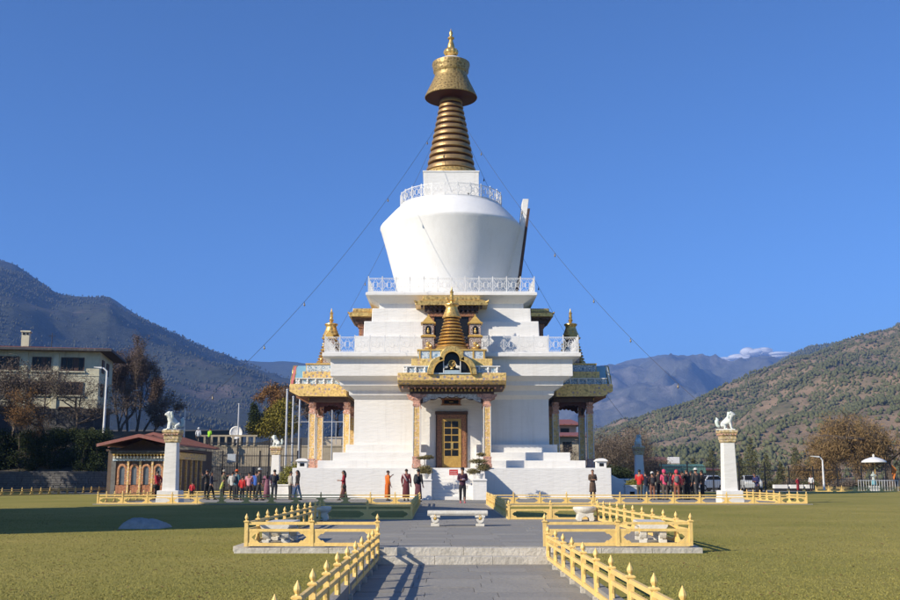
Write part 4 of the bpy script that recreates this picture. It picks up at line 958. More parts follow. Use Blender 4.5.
# ------------------------------------------------------------ people
def cloth(name, c, rough=.85, c2=None): return mat('cloth_' + name, c, rough, col2=c2 or tuple(q * .6 for q in c), scale=9, amt=.4, bump=.3)
def person(px, Yd, label, top, legs, topc, legc, hair='short', hairm=None, h=1.68, rz=0, pose='stand', skirt=None, z=0.0, extra=None, group='visitors round the stupa', shoe=(.03, .025, .02), stoop=0.0, xabs=None):
    """top: (name), legs: 'trousers'|'skirt'|'robe'. faces local -Y, turned by rz"""
    x = X(px, Yd) if xabs is None else xabs
    root = empty('person', (x, Yd, z), label, 'person', group, rz); root.scale = (h / 1.70,) * 3
    L_ = []  # arms
    st = {'stand': (0, 0), 'walk': (.22, -.20), 'walk2': (-.2, .22)}.get(pose, (.02, -.02))
    def sf(z_): return -stoop * max(0, z_ - .95) * 1.0
    hip = (0, 0, .94); wa = (0, sf(1.10), 1.10); ch = (0, sf(1.30), 1.30); nk = (0, sf(1.44) - .01, 1.455); hb = (0, sf(1.53) - .02, 1.53); hm2 = (0, sf(1.6) - .03, 1.60); ht = (0, sf(1.67) - .02, 1.665)
    arms = {'stand': [((.185, 0, 1.385), .055), ((.235, .03, 1.13), .043), ((.235, -.07, .90), .030)],
            'front': [((.185, 0, 1.385), .055), ((.225, -.02, 1.12), .043), ((.09, -.22, 1.13), .030)],
            'phone': [((.185, 0, 1.385), .055), ((.235, -.10, 1.18), .043), ((.13, -.27, 1.36), .030)],
            'back': [((.185, 0, 1.385), .055), ((.24, .12, 1.15), .043), ((.08, .20, .98), .030)]}
    ap = {'stand': ('stand', 'stand'), 'front': ('front', 'front'), 'phone': ('phone', 'phone'), 'back': ('back', 'back'), 'walk': ('stand', 'front'), 'walk2': ('stand', 'stand'), 'one': ('stand', 'phone')}[pose]
    k = Sk(); H = k.p(hip, (.145, .105)); W = k.p(wa, (.125, .09), H); C_ = k.p(ch, (.155, .105), W); N_ = k.p(nk, (.055, .055), C_); B_ = k.p(hb, (.066, .072), N_); M_ = k.p(hm2, (.078, .092), B_); T_ = k.p(ht, (.055, .062), M_)
    k.p((0, hm2[1] - .115, 1.585), .012, M_)      # nose
    k.p((0, hb[1] - .085, 1.525), .028, B_)        # chin
    for s in (-1, 1): k.p((s * .092, hm2[1] + .01, 1.595), (.012, .022), M_)   # ears
    hands = []
    for si, s in enumerate((-1, 1)):
        a3 = [((s * p[0], p[1] + sf(p[2]), p[2]), r) for p, r in arms[ap[si]]]
        i = k.chain(a3, C_); wr = Vector(a3[2][0]); el = Vector(a3[1][0]); d = (wr - el).normalized(); pal = wr + d * .075
        pi_ = k.p(tuple(pal), (.040, .018), i); side = d.cross(Vector((0, 1, .3))).normalized() if abs(d.y) < .9 else Vector((1, 0, 0))
        for f in range(4):
            o = side * ((f - 1.5) * .020); L1 = (.045, .052, .048, .036)[f]; cr = Vector((0, -.012, 0))
            k.chain([(tuple(pal + o + d * .035), .009), (tuple(pal + o + d * (.035 + L1) + cr), .008), (tuple(pal + o + d * (.035 + L1 * 1.55) + cr * 2.4), .007)], pi_)
        k.chain([(tuple(wr + d * .03 + side * -.035 * s), .010), (tuple(wr + d * .075 + side * -.055 * s), .008)], pi_)
        hands.append(pal)
        y1 = st[si]
        k.chain([((s * .09, y1 * .1, .86), (.085, .09)), ((s * .095, y1 * .55 - .01, .49), (.058, .06)), ((s * .095, y1 + .02 * (1 if y1 >= 0 else -1), .10), (.040, .042)), ((s * .10, y1 - .07, .045), (.042, .030)), ((s * .105, y1 - .15, .035), (.040, .026))], H)
        L_.append(a3)
    skin('body', k.v, k.e, k.r, SKIN, root, root=0)
    tm = cloth(top, topc) ; lm = cloth(legs + '_%d%d%d' % tuple(int(c * 99) for c in legc), legc)
    # jacket or robe top
    k = Sk(); a0_ = k.p((0, 0, .80), (.17, .13)); a = k.p((0, 0, .92), (.172, .132), a0_); c = k.p((0, wa[1], 1.10), (.155, .118), a); d = k.p((0, ch[1], 1.30), (.185, .130), c); e = k.p((0, nk[1] + .01, 1.425), (.085, .075), d)
    for si, s in enumerate((-1, 1)):
        a3 = L_[si]; wr = Vector(a3[2][0]); el = Vector(a3[1][0]); p3 = wr.lerp(el, .12)
        k.chain([(a3[0][0], .075), (a3[1][0], .062), (tuple(p3), .046)], d)
    skin('jacket' if legs != 'robe' else 'robe_top', k.v, k.e, k.r, tm, root)
    if legs == 'trousers':
        k = Sk(); a1_ = k.p((0, 0, 1.0), (.13, .10)); a = k.p((0, 0, .93), (.16, .12), a1_)
        for si, s in enumerate((-1, 1)):
            y1 = st[si]; k.chain([((s * .095, y1 * .1, .82), (.10, .105)), ((s * .098, y1 * .55 - .01, .49), (.074, .076)), ((s * .098, y1 + .01, .13), (.058, .062))], a)
        skin('trousers', k.v, k.e, k.r, lm, root)
    else:
        zb = {'skirt': .14, 'robe': .16, 'gho': .46}[legs]
        b = MB(); pr = [(.165, zb), (.20, zb + .02), (.19, .5 if zb < .4 else .6), (.18, .80), (.165, .95), (.12, .97)] if legs != 'skirt' else [(.16, zb), (.21, zb + .02), (.185, .5), (.17, .80), (.155, .95), (.12, .97)]
        n_ = 18; vs = []; fs = []
        for r_, z_ in pr:
            for j in range(n_):
                t = 2 * PI * j / n_; fold = 1 + .07 * math.sin(5 * t + 1) * (1 - (z_ - zb) / 1.0)
                yo = (st[0] + st[1]) * .3 * (1 - z_) ; ext = 1 + max(abs(st[0]), abs(st[1])) * 1.6 * max(0, (.8 - z_))
                vs.append((r_ * fold * math.cos(t), r_ * .78 * fold * ext * math.sin(t) + yo, z_))
        for i in range(len(pr) - 1):
            for j in range(n_): fs.append((i * n_ + j, i * n_ + (j + 1) % n_, (i + 1) * n_ + (j + 1) % n_, (i + 1) * n_ + j))
        fs.append(tuple(reversed(range(n_)))); b.add(vs, fs); b.build('skirt', lm, root, smooth=True)
        if legs == 'gho':
            k = Sk()
            a = k.p((0, 0, .6), .07)
            for si, s in enumerate((-1, 1)): k.chain([((s * .095, st[si] * .5, .5), .072), ((s * .095, st[si] + .01, .12), .052)], a)
            skin('socks', k.v, k.e, k.r, cloth('black_sock', (.015, .015, .015)), root)
    for si, s in enumerate((-1, 1)):
        y1 = st[si]; b = MB(); b.ball((s * .10, y1 - .06, .045), (.052, .135, .05), 10, 6); b.build('shoe', mat('shoe_%d' % int(shoe[0] * 100), shoe, .6), root, smooth=True)
    hy = hm2[1]
    for s in (-1, 1):
        b = MB(); b.ball((s * .032, hy - .092, 1.615), .011, 6, 4); b.build('eye', HAIRM, root)
    hmm = hairm or HAIRM; b = MB()
    if hair == 'short':
        b.ball((0, hy + .022, 1.635), (.090, .098, .080), 12, 8)
    elif hair == 'long':
        b.ball((0, hy + .022, 1.635), (.092, .10, .082), 12, 8); b.tube([(0, hy + .07, 1.64), (0, hy + .10, 1.5), (0, hy + .11, 1.34), (0, hy + .10, 1.22)], [.06, .085, .075, .03], 8)
    elif hair == 'shaved':
        b.ball((0, hy + .015, 1.628), (.084, .094, .078), 12, 8)
    if hair in ('short', 'long', 'shaved'): b.build('hair', hmm if hair != 'shaved' else mat('stubble', (.05, .035, .03), .8), root, smooth=True)
    else:
        b.ball((0, hy + .022, 1.61), (.088, .096, .078), 12, 8); b.build('hair', HAIRM, root, smooth=True)
        b = MB(); b.lathe([(.094, 1.625), (.098, 1.66), (.09, 1.70), (.06, 1.735), (.01, 1.745)], 14, (0, hy + .005, 0))
        if hair == 'cap': b.prism([(-.07, hy - .08), (-.055, hy - .17), (0, hy - .19), (.055, hy - .17), (.07, hy - .08)], 1.632, 1.648, 'z')
        elif hair == 'hat': b.lathe([(.15, 1.628), (.155, 1.636), (.09, 1.65)], 16, (0, hy + .005, 0))
        elif hair == 'beanie': b.lathe([(.10, 1.60), (.103, 1.635), (.098, 1.64)], 14, (0, hy + .005, 0))
        elif hair == 'hood': b.ball((0, hy + .045, 1.61), (.115, .115, .125), 12, 8)
        b.build('hat' if hair != 'hood' else 'hood', hmm, root, smooth=True)
    if extra == 'backpack' or extra == 'greybag':
        b = MB(); b.ball((0, ch[1] + .19, 1.18), (.14, .09, .21), 10, 8); b.ball((0, ch[1] + .26, 1.10), (.10, .05, .11), 8, 6)
        for s in (-1, 1): b.tube([(s * .10, ch[1] + .14, 1.34), (s * .115, ch[1] + .02, 1.445), (s * .12, ch[1] - .13, 1.34), (s * .13, ch[1] - .10, 1.12), (s * .12, ch[1] + .12, 1.04)], .018, 5)
        b.build('backpack', cloth('pack' + extra, (.03, .032, .04) if extra == 'backpack' else (.15, .15, .15)), root, smooth=True)
    if extra == 'handbag':
        b = MB(); b.ball((.27, .02, .78), (.05, .13, .11), 10, 6); b.tube([(.27, -.09, .86), (.25, 0, 1.0), (.27, .12, .86)], .01, 5); b.build('handbag', cloth('black_bag', (.02, .02, .02)), root, smooth=True)
    if extra == 'camera':
        p_ = (hands[0] + hands[1]) / 2; b = MB(); b.cb((p_.x, p_.y - .03, p_.z + .02), (.12, .05, .08)); b.build('held_device', mat('pale_device', (.5, .42, .62), .4), root, bevel=.008)
    if extra == 'sash':
        b = MB(); b.tube([(.17, ch[1] - .02, 1.42), (.08, ch[1] - .13, 1.30), (-.10, ch[1] - .135, 1.08), (-.17, 0, .95)], [.05, .055, .05, .03], 6); b.tube([(.17, ch[1] + .02, 1.42), (.06, ch[1] + .135, 1.28), (-.08, ch[1] + .14, 1.05)], [.05, .055, .04], 6); b.build('shawl', cloth('pink_white', (.62, .48, .46)), root, smooth=True)
    return root
NAVY = (.02, .028, .065); BLK = (.014, .014, .017); MAR = (.16, .02, .03); RED = (.52, .02, .02)
person(462.5, 52.2, 'person in black and plum jacket and dark trousers standing on the path before the stairs', 'plum_black', 'trousers', (.07, .02, .045), BLK, 'cap', hairm=cloth('darkcap', (.02, .02, .025)), h=1.74, rz=R(8), pose='front', extra='camera', shoe=(.45, .12, .15))
person(418.3, 55.0, 'person in black jacket with backpack and maroon skirt, left of the stairs', 'black_down', 'skirt', (.02, .02, .026), (.13, .04, .05), 'short', h=1.70, rz=R(150), pose='stand', extra='backpack')
person(406.3, 57.5, 'monk in maroon robe with a pale shawl, left of the stairs', 'maroon_robe', 'robe', MAR, (.13, .025, .03), 'shaved', h=1.74, rz=R(170), extra='sash')
person(387.6, 58.0, 'monk in bright orange robe raising a hand to the head', 'orange_robe', 'robe', (.75, .17, .01), (.62, .13, .01), 'shaved', h=1.66, rz=R(120), pose='one')
person(343.8, 59.0, 'woman in red jacket and long dark skirt walking left with a black bag', 'red_kira', 'skirt', (.33, .012, .025), (.10, .03, .03), 'long', h=1.66, rz=R(-80), pose='walk', extra='handbag')
person(297.6, 60.0, 'person in dark jacket and blue jeans walking at the left corner of the plinth', 'dark_brown', 'trousers', (.022, .018, .02), (.04, .09, .20), 'long', h=1.68, rz=R(-70), pose='walk2')
person(290.5, 60.6, 'person in pale beige jacket beside the plinth corner', 'beige', 'trousers', (.50, .47, .40), (.05, .05, .05), 'short', h=1.62, rz=R(120), pose='stand')
person(592.5, 59.0, 'man in brown knee-length robe and black socks standing right of the stupa plinth', 'brown_gho', 'gho', (.135, .085, .055), (.115, .07, .045), 'shaved', h=1.72, rz=R(15), pose='front')
person(274.6, 60.5, 'person in navy and white jacket with dark trousers seen from behind by the left column', 'navy_white', 'trousers', NAVY, (.03, .035, .05), 'short', h=1.72, rz=R(180), pose='front', extra='backpack', shoe=(.3, .15, .08))
person(267.3, 61.5, 'person in mauve dress standing behind the group at the left', 'mauve', 'skirt', (.30, .12, .17), (.26, .10, .14), 'long', h=1.62, rz=R(190))
person(259.0, 58.3, 'person in black coat and white cap stepping forward among the left group', 'black_coat', 'trousers', (.018, .018, .02), (.035, .035, .035), 'cap', hairm=cloth('whitecap', (.70, .70, .66)), h=1.76, rz=R(120), pose='walk')
person(256.0, 61.8, 'person in bright blue jacket half hidden behind the black coat', 'bright_blue', 'trousers', (.04, .13, .50), BLK, 'short', h=1.64, rz=R(170))
person(249.3, 60.3, 'person in pale pink jacket with crossed arms in the left group', 'pale_pink', 'trousers', (.72, .33, .36), (.04, .03, .035), 'short', h=1.60, rz=R(180), pose='front')
person(242.6, 58.7, 'child in bright red jacket in front of the left group', 'bright_red', 'trousers', RED, (.05, .055, .06), 'short', h=1.36, rz=R(160))
person(236.5, 59.4, 'person in teal-blue jacket and orange-red hat in the left group', 'teal', 'trousers', (.06, .16, .21), (.025, .025, .03), 'hat', hairm=cloth('orangehat', (.70, .13, .03)), h=1.70, rz=R(150), pose='one', extra='greybag')
person(232.5, 61.6, 'person in white shirt behind the teal jacket', 'white_shirt', 'trousers', (.6, .6, .56), BLK, 'short', h=1.62, rz=R(170))
person(221.3, 58.0, 'child in yellow-green jacket sitting low behind the long left fence', 'yellow_green', 'trousers', (.50, .52, .10), (.10, .10, .08), 'short', h=1.22, rz=R(100), stoop=.3, pose='front')
person(223.5, 62.0, 'person in olive jacket with pale cap behind the seated child', 'olive', 'trousers', (.10, .10, .06), BLK, 'beanie', hairm=cloth('palecap', (.42, .38, .30)), h=1.70, rz=R(120), pose='phone')
person(211.5, 60.5, 'person in long navy coat at the left end of the group', 'navy_coat', 'trousers', (.016, .022, .05), BLK, 'long', h=1.62, rz=R(100), pose='walk')
person(207.3, 62.0, 'person in dark coat close behind the navy coat', 'charcoal', 'trousers', (.03, .03, .03), BLK, 'short', h=1.74, rz=R(230), pose='one')
person(192.3, 60.0, 'child in red jacket crouching by the gatehouse fence', 'scarlet', 'trousers', (.50, .02, .03), BLK, 'short', h=1.02, rz=R(180), stoop=.4)
person(157.8, 61.0, 'person in red jacket and black trousers between the gatehouse windows and the left column', 'crimson', 'trousers', (.40, .012, .03), BLK, 'short', h=1.66, rz=R(-120), pose='back', extra='handbag')
person(639.3, 60.2, 'person in red jacket and olive trousers at the left end of the right group', 'red_jacket', 'trousers', (.60, .025, .02), (.10, .085, .055), 'short', h=1.72, rz=R(150), pose='front')
person(645.5, 61.0, 'person in navy jacket and blue jeans beside the red jacket', 'navy2', 'trousers', (.015, .02, .045), (.05, .09, .15), 'short', h=1.60, rz=R(185))
person(652.2, 60.0, 'person in black and red jacket with white cap and brown trousers', 'black_red', 'trousers', (.03, .012, .014), (.24, .10, .06), 'beanie', hairm=cloth('whitecap', (.70, .70, .66)), h=1.58, rz=R(180), pose='front', extra='backpack')
person(657.8, 61.2, 'person in dark jacket in the gap beside the pink jacket', 'dark_grey', 'trousers', (.02, .02, .022), BLK, 'short', h=1.72, rz=R(100), pose='one')
person(664.8, 59.7, 'person in pink jacket leaning over, with a dark backpack', 'hot_pink', 'trousers', (.70, .08, .17), (.12, .09, .07), 'hood', hairm=cloth('hotpink', (.70, .08, .17)), h=1.70, rz=R(195), pose='front', stoop=.15, extra='backpack')
person(670.0, 61.4, 'person in dark blue coat behind the pink jackets', 'dark_blue2', 'trousers', (.02, .025, .05), BLK, 'long', h=1.60, rz=R(90), pose='walk2')
person(676.5, 59.8, 'person in salmon-red hood and jacket with grey backpack and brown shorts', 'salmon', 'trousers', (.68, .07, .09), (.25, .09, .05), 'hood', hairm=cloth('salmonh', (.68, .07, .09)), h=1.68, rz=R(170), pose='stand', extra='greybag')
person(687.0, 60.4, 'person all in black with arms bent in the right group', 'all_black', 'trousers', BLK, BLK, 'short', h=1.74, rz=R(215), pose='phone')
person(696.0, 59.4, 'person in dark grey coat with white hat at the right end of the group', 'grey_coat', 'trousers', (.04, .04, .042), (.05, .05, .05), 'hat', hairm=cloth('whitecap', (.70, .70, .66)), h=1.78, rz=R(200), pose='walk2')
person(681.8, 61.6, 'person in dark maroon jacket squeezed between the salmon hood and the black clothes', 'dark_maroon', 'trousers', (.10, .012, .02), BLK, 'short', h=1.64, rz=R(140))
person(691.5, 61.8, 'person in black coat half hidden behind the white hat', 'black_wool', 'trousers', (.016, .016, .018), BLK, 'long', h=1.66, rz=R(200))
person(702.0, 62.5, 'person in dark brown jacket last in the right group before the white car', 'dark_brown2', 'trousers', (.06, .04, .03), BLK, 'cap', hairm=cloth('darkcap', (.02, .02, .025)), h=1.68, rz=R(230), pose='one')
person(757.0, 62.0, 'person in dark blue jacket leaning forward right of the lion column', 'dark_blue', 'trousers', (.025, .03, .12), BLK, 'short', h=1.55, rz=R(-60), pose='front', stoop=.35)
person(797.5, 101.5, 'distant person in red sitting by the white kerbs at the right', 'far_red', 'robe', (.42, .02, .04), (.3, .02, .03), 'shaved', h=1.35, rz=R(30), z=-.03)
person(811.0, 101.0, 'distant person in white top with dark hair by the lamp post', 'far_white', 'trousers', (.75, .75, .75), BLK, 'long', h=1.55, rz=R(-20), z=-.03)
person(196.5, 108.0, 'person in white jacket on the upper terrace seen from behind', 'white_jacket', 'trousers', (.75, .75, .75), (.03, .03, .03), 'hood', hairm=cloth('whiteh', (.75, .75, .75)), h=1.86, rz=R(180), z=4.55, stoop=.15)
person(207.5, 108.0, 'person in lime green jacket leaning on the upper terrace rail', 'lime', 'trousers', (.33, .72, .03), (.03, .03, .03), 'short', h=1.8, rz=R(150), z=4.55, stoop=.2, pose='front')

# ------------------------------------------------------------ plants
def leafmat(name, a, b_): return mat(name, a, .8, col2=b_, scale=1.5, amt=.2, spec=.15)
LEAFC = {}
def leaf_cloud(name, clumps, n, size, m, parent, seed=0, shell=.45, upright=0.0, asp=1.0, droop=0.0, kind=None):
    """many small leaf faces spread through ellipsoid clumps [(centre, radii)]"""
    rs = np.random.RandomState(seed); vol = np.array([c[1][0] * c[1][1] * c[1][2] for c in clumps]); vol = vol ** .7; cnt = (n * vol / vol.sum()).astype(int)
    V = []
    for (c, r), k in zip(clumps, cnt):
        if k < 1: continue
        d = rs.randn(k, 3); d /= np.linalg.norm(d, axis=1)[:, None]; q = shell + (1 - shell) * rs.rand(k, 1) ** .7; q *= (1 + .22 * rs.randn(k, 1) * .6)
        p = np.array(c) + d * q * np.array(r)
        a = rs.randn(k, 3); a /= np.linalg.norm(a, axis=1)[:, None]; b_ = rs.randn(k, 3)
        if droop: a = a * (1 - droop) + np.array([0, 0, -1]) * droop; a /= np.linalg.norm(a, axis=1)[:, None]
        b_ = np.cross(a, b_); b_ /= np.linalg.norm(b_, axis=1)[:, None]
        s_ = size * (.55 + .9 * rs.rand(k, 1)); la = a * s_ * asp; lb = b_ * s_ * .42
        V.append(np.stack([p - la, p + lb, p + la, p - lb], 1))
    V = np.concatenate(V); k = len(V); me = bpy.data.meshes.new(name); me.vertices.add(k * 4); me.vertices.foreach_set('co', V.reshape(-1)); me.loops.add(k * 4); me.loops.foreach_set('vertex_index', np.arange(k * 4)); me.polygons.add(k); me.polygons.foreach_set('loop_start', np.arange(k) * 4); me.update(calc_edges=True); me.materials.append(m)
    return link(name, me, parent, kind=kind)
def limbs(seed, h, spread, levels=4, r0=.22, start=.25, nb=4, up=.35, twist=.25, droop=0.0, lean=(0, 0)):
    """recursive branches; returns MB for thick, MB for twigs, tip points"""
    rs = random.Random(seed); B = MB(); T = MB(); tips = []
    def grow(p, d, L_, r, lev):
        n = 4 if lev < 2 else 3; pts = [p]; rad = [r]; q = p.copy(); dd = d.copy()
        for i in range(n):
            dd = (dd + Vector((rs.gauss(0, twist), rs.gauss(0, twist), rs.gauss(0, twist * .5) + (up if lev else 0) * .25 - droop * lev * .28))).normalized(); q = q + dd * L_ / n; pts.append(q.copy()); rad.append(r * (1 - .5 * (i + 1) / n))
        (B if lev < 2 else T).tube(pts, rad, 6 if lev < 1 else (5 if lev < 2 else 3), cap=False)
        if lev >= levels: tips.append(q); return
        k = nb + (1 if lev == 0 else 0) + (1 if lev >= levels - 1 else 0)
        for j in range(k):
            t = rs.uniform(start if lev == 0 else .3, 1.0); seg = min(int(t * n), n - 1); bp = pts[seg].lerp(pts[seg + 1], t * n - seg)
            az = rs.uniform(0, 2 * PI) if lev else 2 * PI * j / k + rs.uniform(-.4, .4); tilt = rs.uniform(.5, 1.15)
            side = Vector((math.cos(az), math.sin(az), 0)); nd = (dd * math.cos(tilt) + side * math.sin(tilt) * spread + Vector((0, 0, up * .5))).normalized()
            grow(bp, nd, L_ * rs.uniform(.50, .78), r * rs.uniform(.42, .60) * (1 - .3 * t), lev + 1)
    grow(Vector((0, 0, 0)), Vector((lean[0], lean[1], 1)).normalized(), h * .5, r0, 0)
    return B, T, tips
def tree(loc, seed, h, label, name='bare_tree', spread=1.0, levels=4, r0=.22, leaf=None, nleaf=0, lsize=.12, lr=.9, bark=BARK, nb=4, group=None, asp=1.0, droop=0.0, up=.35, lean=(0, 0), cat='tree', lshell=.0, start=.25):
    root = empty(name, loc, label, cat, group)
    B, T, tips = limbs(seed, h, spread, levels, r0, nb=nb, up=up, droop=droop, lean=lean, start=start)
    zmax = max(t.z for t in tips); k = h / zmax
    for M_ in (B, T): M_.v = [(v[0] * k, v[1] * k, v[2] * k) for v in M_.v]
    B.build('trunk', bark, root); T.build('twigs', bark, root, kind='stuff')
    if leaf:
        cl = [(tuple(t * k + Vector((0, 0, -droop * lr))), (lr, lr, lr * (1 + droop * 1.6))) for t in tips]; leaf_cloud('crown', cl, nleaf, lsize, leaf, root, seed, lshell, asp=asp, droop=droop * .9, kind='stuff')
    return root
RUST = leafmat('rusty_dry_leaves', (.105, .075, .06), (.17, .125, .10)); GOLDL = leafmat('golden_willow_leaves', (.17, .11, .05), (.29, .19, .08)); GREEND = leafmat('dark_green_leaves', (.022, .034, .014), (.05, .065, .022))
YEL = leafmat('yellow_green_leaves', (.17, .15, .025), (.27, .22, .04)); ORG = leafmat('orange_brown_leaves', (.18, .09, .035), (.25, .14, .05)); OLIVE = leafmat('olive_leaves', (.07, .075, .028), (.13, .12, .045)); BROWNT = leafmat('brown_twigs', (.11, .085, .065), (.19, .15, .115))
def bush(name, clumps, loc, n, size, m, label, cat='bush', seed=1, group=None, stem=None):
    root = empty(name, loc, label, cat, group); leaf_cloud('foliage', clumps, n, size, m, root, seed, .25, kind='stuff')
    b = MB(); rs = random.Random(seed)
    for c, r in clumps[:6]:
        b.tube([(c[0] * .3, c[1] * .3, 0), (c[0] * .8, c[1] * .8, c[2] * .6), (c[0], c[1], c[2])], [.05, .035, .012], 5)
    b.build('stems', BARK, root); return root

# ------------------------------------------------------------ left side: bank, walls, building
def ZL_(py, Y): return Z(py, Y)
# stepped ground: bank behind the dry stone wall, terraces behind the gatehouse
b = MB()
b.prism([(95.3, -.3), (95.3, 1.55), (99, 2.4), (104, 4.6), (107.6, 6.0), (130, 7.0), (170, 9.0), (170, -.3)], -90, X(112, 104), 'x')
b.build('bank', mat('dark_scrub_ground', (.05, .045, .03), .95, col2=(.09, .075, .05), scale=.6, bump=.6), kind='structure', label='shaded scrub bank rising behind the dry stone wall')
# dry stone wall built of separate stones
wl = empty('dry_stone_wall', (X(117, 95), 95, LAWN - .02), 'dark dry stone retaining wall along the left edge, below the hedge', 'wall')
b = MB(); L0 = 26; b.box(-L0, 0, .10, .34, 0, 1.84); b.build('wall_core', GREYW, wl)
rs = random.Random(3); b = MB(); z = 0
while z < 1.8:
    hh = rs.uniform(.14, .24); x = -L0
    while x < -.1:
        ww = rs.uniform(.3, .75); dy = rs.uniform(-.03, .04); b.box(x + .012, min(x + ww, 0) - .012, dy, .14, z + .01, z + hh - rs.uniform(.008, .03)); x += ww
    z += hh
b.build('stones', DSTONE, wl, kind='stuff')
b = MB(); 
x = -L0
while x < 0: b.box(x + .01, x + .89, -.06, .40, 1.86, 1.95 + rs.uniform(-.01, .02)); x += .9
b.build('coping_stones', DSTONE, wl, kind='stuff')
# hedge in several plants
for i in range(9):
    px = -4 + i * 13.5; Yh = 97.5 + (i % 2) * 1.2; rs = random.Random(20 + i)
    cl = [((rs.uniform(-.9, .9), rs.uniform(-.6, .6), z_), (rs.uniform(.8, 1.15), .9, rs.uniform(.7, 1.0))) for z_ in (.6, 1.4, 2.2, 2.9, 3.3)]
    top = (3.9 if i not in (4, 5) else 4.2)
    bush('hedge_shrub', [((c[0], c[1], c[2] * top / 3.9), r) for c, r in cl], (X(px, Yh), Yh, 1.7), 5200, .085, GREEND, 'dark hedge shrub above the dry stone wall, ' + ['at the left frame edge', 'second from the frame edge', 'third from the frame edge', 'fourth from the frame edge', 'middle one of nine', 'fourth from the gatehouse', 'third from the gatehouse', 'second from the gatehouse', 'beside the gatehouse'][i], 'hedge', 30 + i, 'hedge shrubs above the stone wall')
for i, px in enumerate((52, 61, 70, 83, 93)):
    rs = random.Random(60 + i); Yh = 100; cl = [((rs.uniform(-.5, .5), rs.uniform(-.3, .3), z_), (.55, .5, .45)) for z_ in (.5, .9, 1.2)]
    bush('sunlit_bush', cl, (X(px, Yh), Yh, Z(443, Yh) - .2), 1500, .07, YEL if i in (1, 2) else OLIVE, ['small olive bush above the hedge, leftmost of five', 'small bright yellow-green bush above the hedge, left of its twin', 'small bright yellow-green bush above the hedge, right of its twin', 'small olive bush above the hedge by the street lamp', 'small olive bush just right of the street lamp foot'][i], 'bush', 66 + i)
# grey wall under the building
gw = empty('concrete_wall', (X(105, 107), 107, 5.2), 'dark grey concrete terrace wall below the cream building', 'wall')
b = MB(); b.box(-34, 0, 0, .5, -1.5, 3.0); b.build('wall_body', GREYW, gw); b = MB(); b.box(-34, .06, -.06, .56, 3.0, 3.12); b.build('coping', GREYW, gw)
# cream apartment building
bw = empty('apartment_building', (X(93, 112), 112, 7.2), 'cream two-and-a-half storey building with shallow red roof and dark windows on the left bank', 'building', rz=R(10))
BW, BD, BH = 26.0, 10.0, Z(352, 112) - 7.2
b = MB(); b.box(-BW, 0, 0, BD, -1.5, BH); b.build('wall', CREAM, bw)
b = MB(); 
for z0 in (2.35, 4.95): b.box(-BW, .04, -.05, .0, z0, z0 + .18)
b.build('floor_band', CREAM, bw)
WIN = [(-2.8, 2.1), (-6.0, 1.7), (-9.6, 2.3), (-12.6, 1.9), (-16.5, 1.8), (-20.5, 1.8)]
for fl in range(3):
    for wx, ww in WIN:
        z0 = (.1, 2.85, 5.45)[fl]; hh = (1.5, 1.45, 1.5)[fl]
        b = MB(); x0 = wx - ww / 2 * 1.15; x1 = wx + ww / 2 * 1.15
        b.box(x0, x1, -.10, .0, z0, z0 + .08); b.box(x0, x1, -.10, .0, z0 + hh - .08, z0 + hh); b.box(x0, x0 + .08, -.10, 0, z0 + .08, z0 + hh - .08); b.box(x1 - .08, x1, -.10, 0, z0 + .08, z0 + hh - .08)
        n_ = 4
        for j in range(1, n_): u = x0 + (x1 - x0) * j / n_; b.box(u - .03, u + .03, -.09, 0, z0 + .08, z0 + hh - .08)
        wn = b.build('window', DARKW, bw)
        for j in range(n_):
            u0 = x0 + (x1 - x0) * j / n_ + .05; u1 = x0 + (x1 - x0) * (j + 1) / n_ - .05; q = MB(); q.box(u0, u1, -.03, -.01, z0 + .09, z0 + hh - .09); q.build('pane', GLASS if (j + fl) % 4 else DARKW, wn)
        q = MB(); q.box(x0 - .15, x1 + .15, -.22, -.002, z0 - .14, z0); q.build('sill', CREAM, wn)
for z0 in (2.9, 5.5):
    for y0 in (1.5, 5.0):
        b = MB(); b.box(-.02, .10, y0, y0 + 1.6, z0, z0 + 1.4); b.build('side_window', DARKW, bw)
for x0 in (-4.5, -7.7, -11.3):
    b = MB(); b.box(x0 - .28, x0 + .28, -.14, .0, -1.5, BH); b.build('pilaster', CREAM, bw)
b = MB(); e = 1.35
vs = [(-BW - e, -e, BH + .0), (e, -e, BH + .0), (e, BD + e, BH), (-BW - e, BD + e, BH), (-BW - e, -e, BH + .22), (e, -e, BH + .22), (e, BD + e, BH + .22), (-BW - e, BD + e, BH + .22), (-BW + 5, BD / 2, BH + 1.0), (-6.0, BD / 2, BH + 1.0)]
b.add(vs, [(0, 3, 2, 1), (0, 1, 5, 4), (1, 2, 6, 5), (2, 3, 7, 6), (3, 0, 4, 7), (4, 5, 9, 8), (5, 6, 9), (6, 7, 8, 9), (7, 4, 8)]); rf = b.build('roof', REDROOF2, bw)
b = MB(); b.box(-BW - e - .02, e + .02, -e - .04, -e + .02, BH - .08, BH + .18); b.box(e - .02, e + .04, -e + .02, BD + e, BH - .08, BH + .18); b.build('fascia', GREYW, rf)
b = MB()
for i in range(34): u = -BW - 1 + i * .8; b.prism([(-e, BH + .235), (BD / 2 - .1, BH + 1.01), (BD / 2 - .1, BH + 1.05), (-e, BH + .275)], u, u + .04, 'x') if u < -6 else None
b.build('roof_seams', REDROOF2, rf, kind='stuff')
b = MB(); b.box(-BW - e + .1, e - .1, -e + .1, -.16, BH - .04, BH - .005); b.box(.02, e - .1, -.1, BD + e - .1, BH - .04, BH - .006); b.build('eave_soffit', DARKW, rf)
b = MB(); b.box(-8.6, -7.8, 1.6, 2.4, BH + .3, BH + 2.2); b.box(-8.72, -7.68, 1.48, 2.52, BH + 2.2, BH + 2.35); b.build('chimney', CREAM, rf)
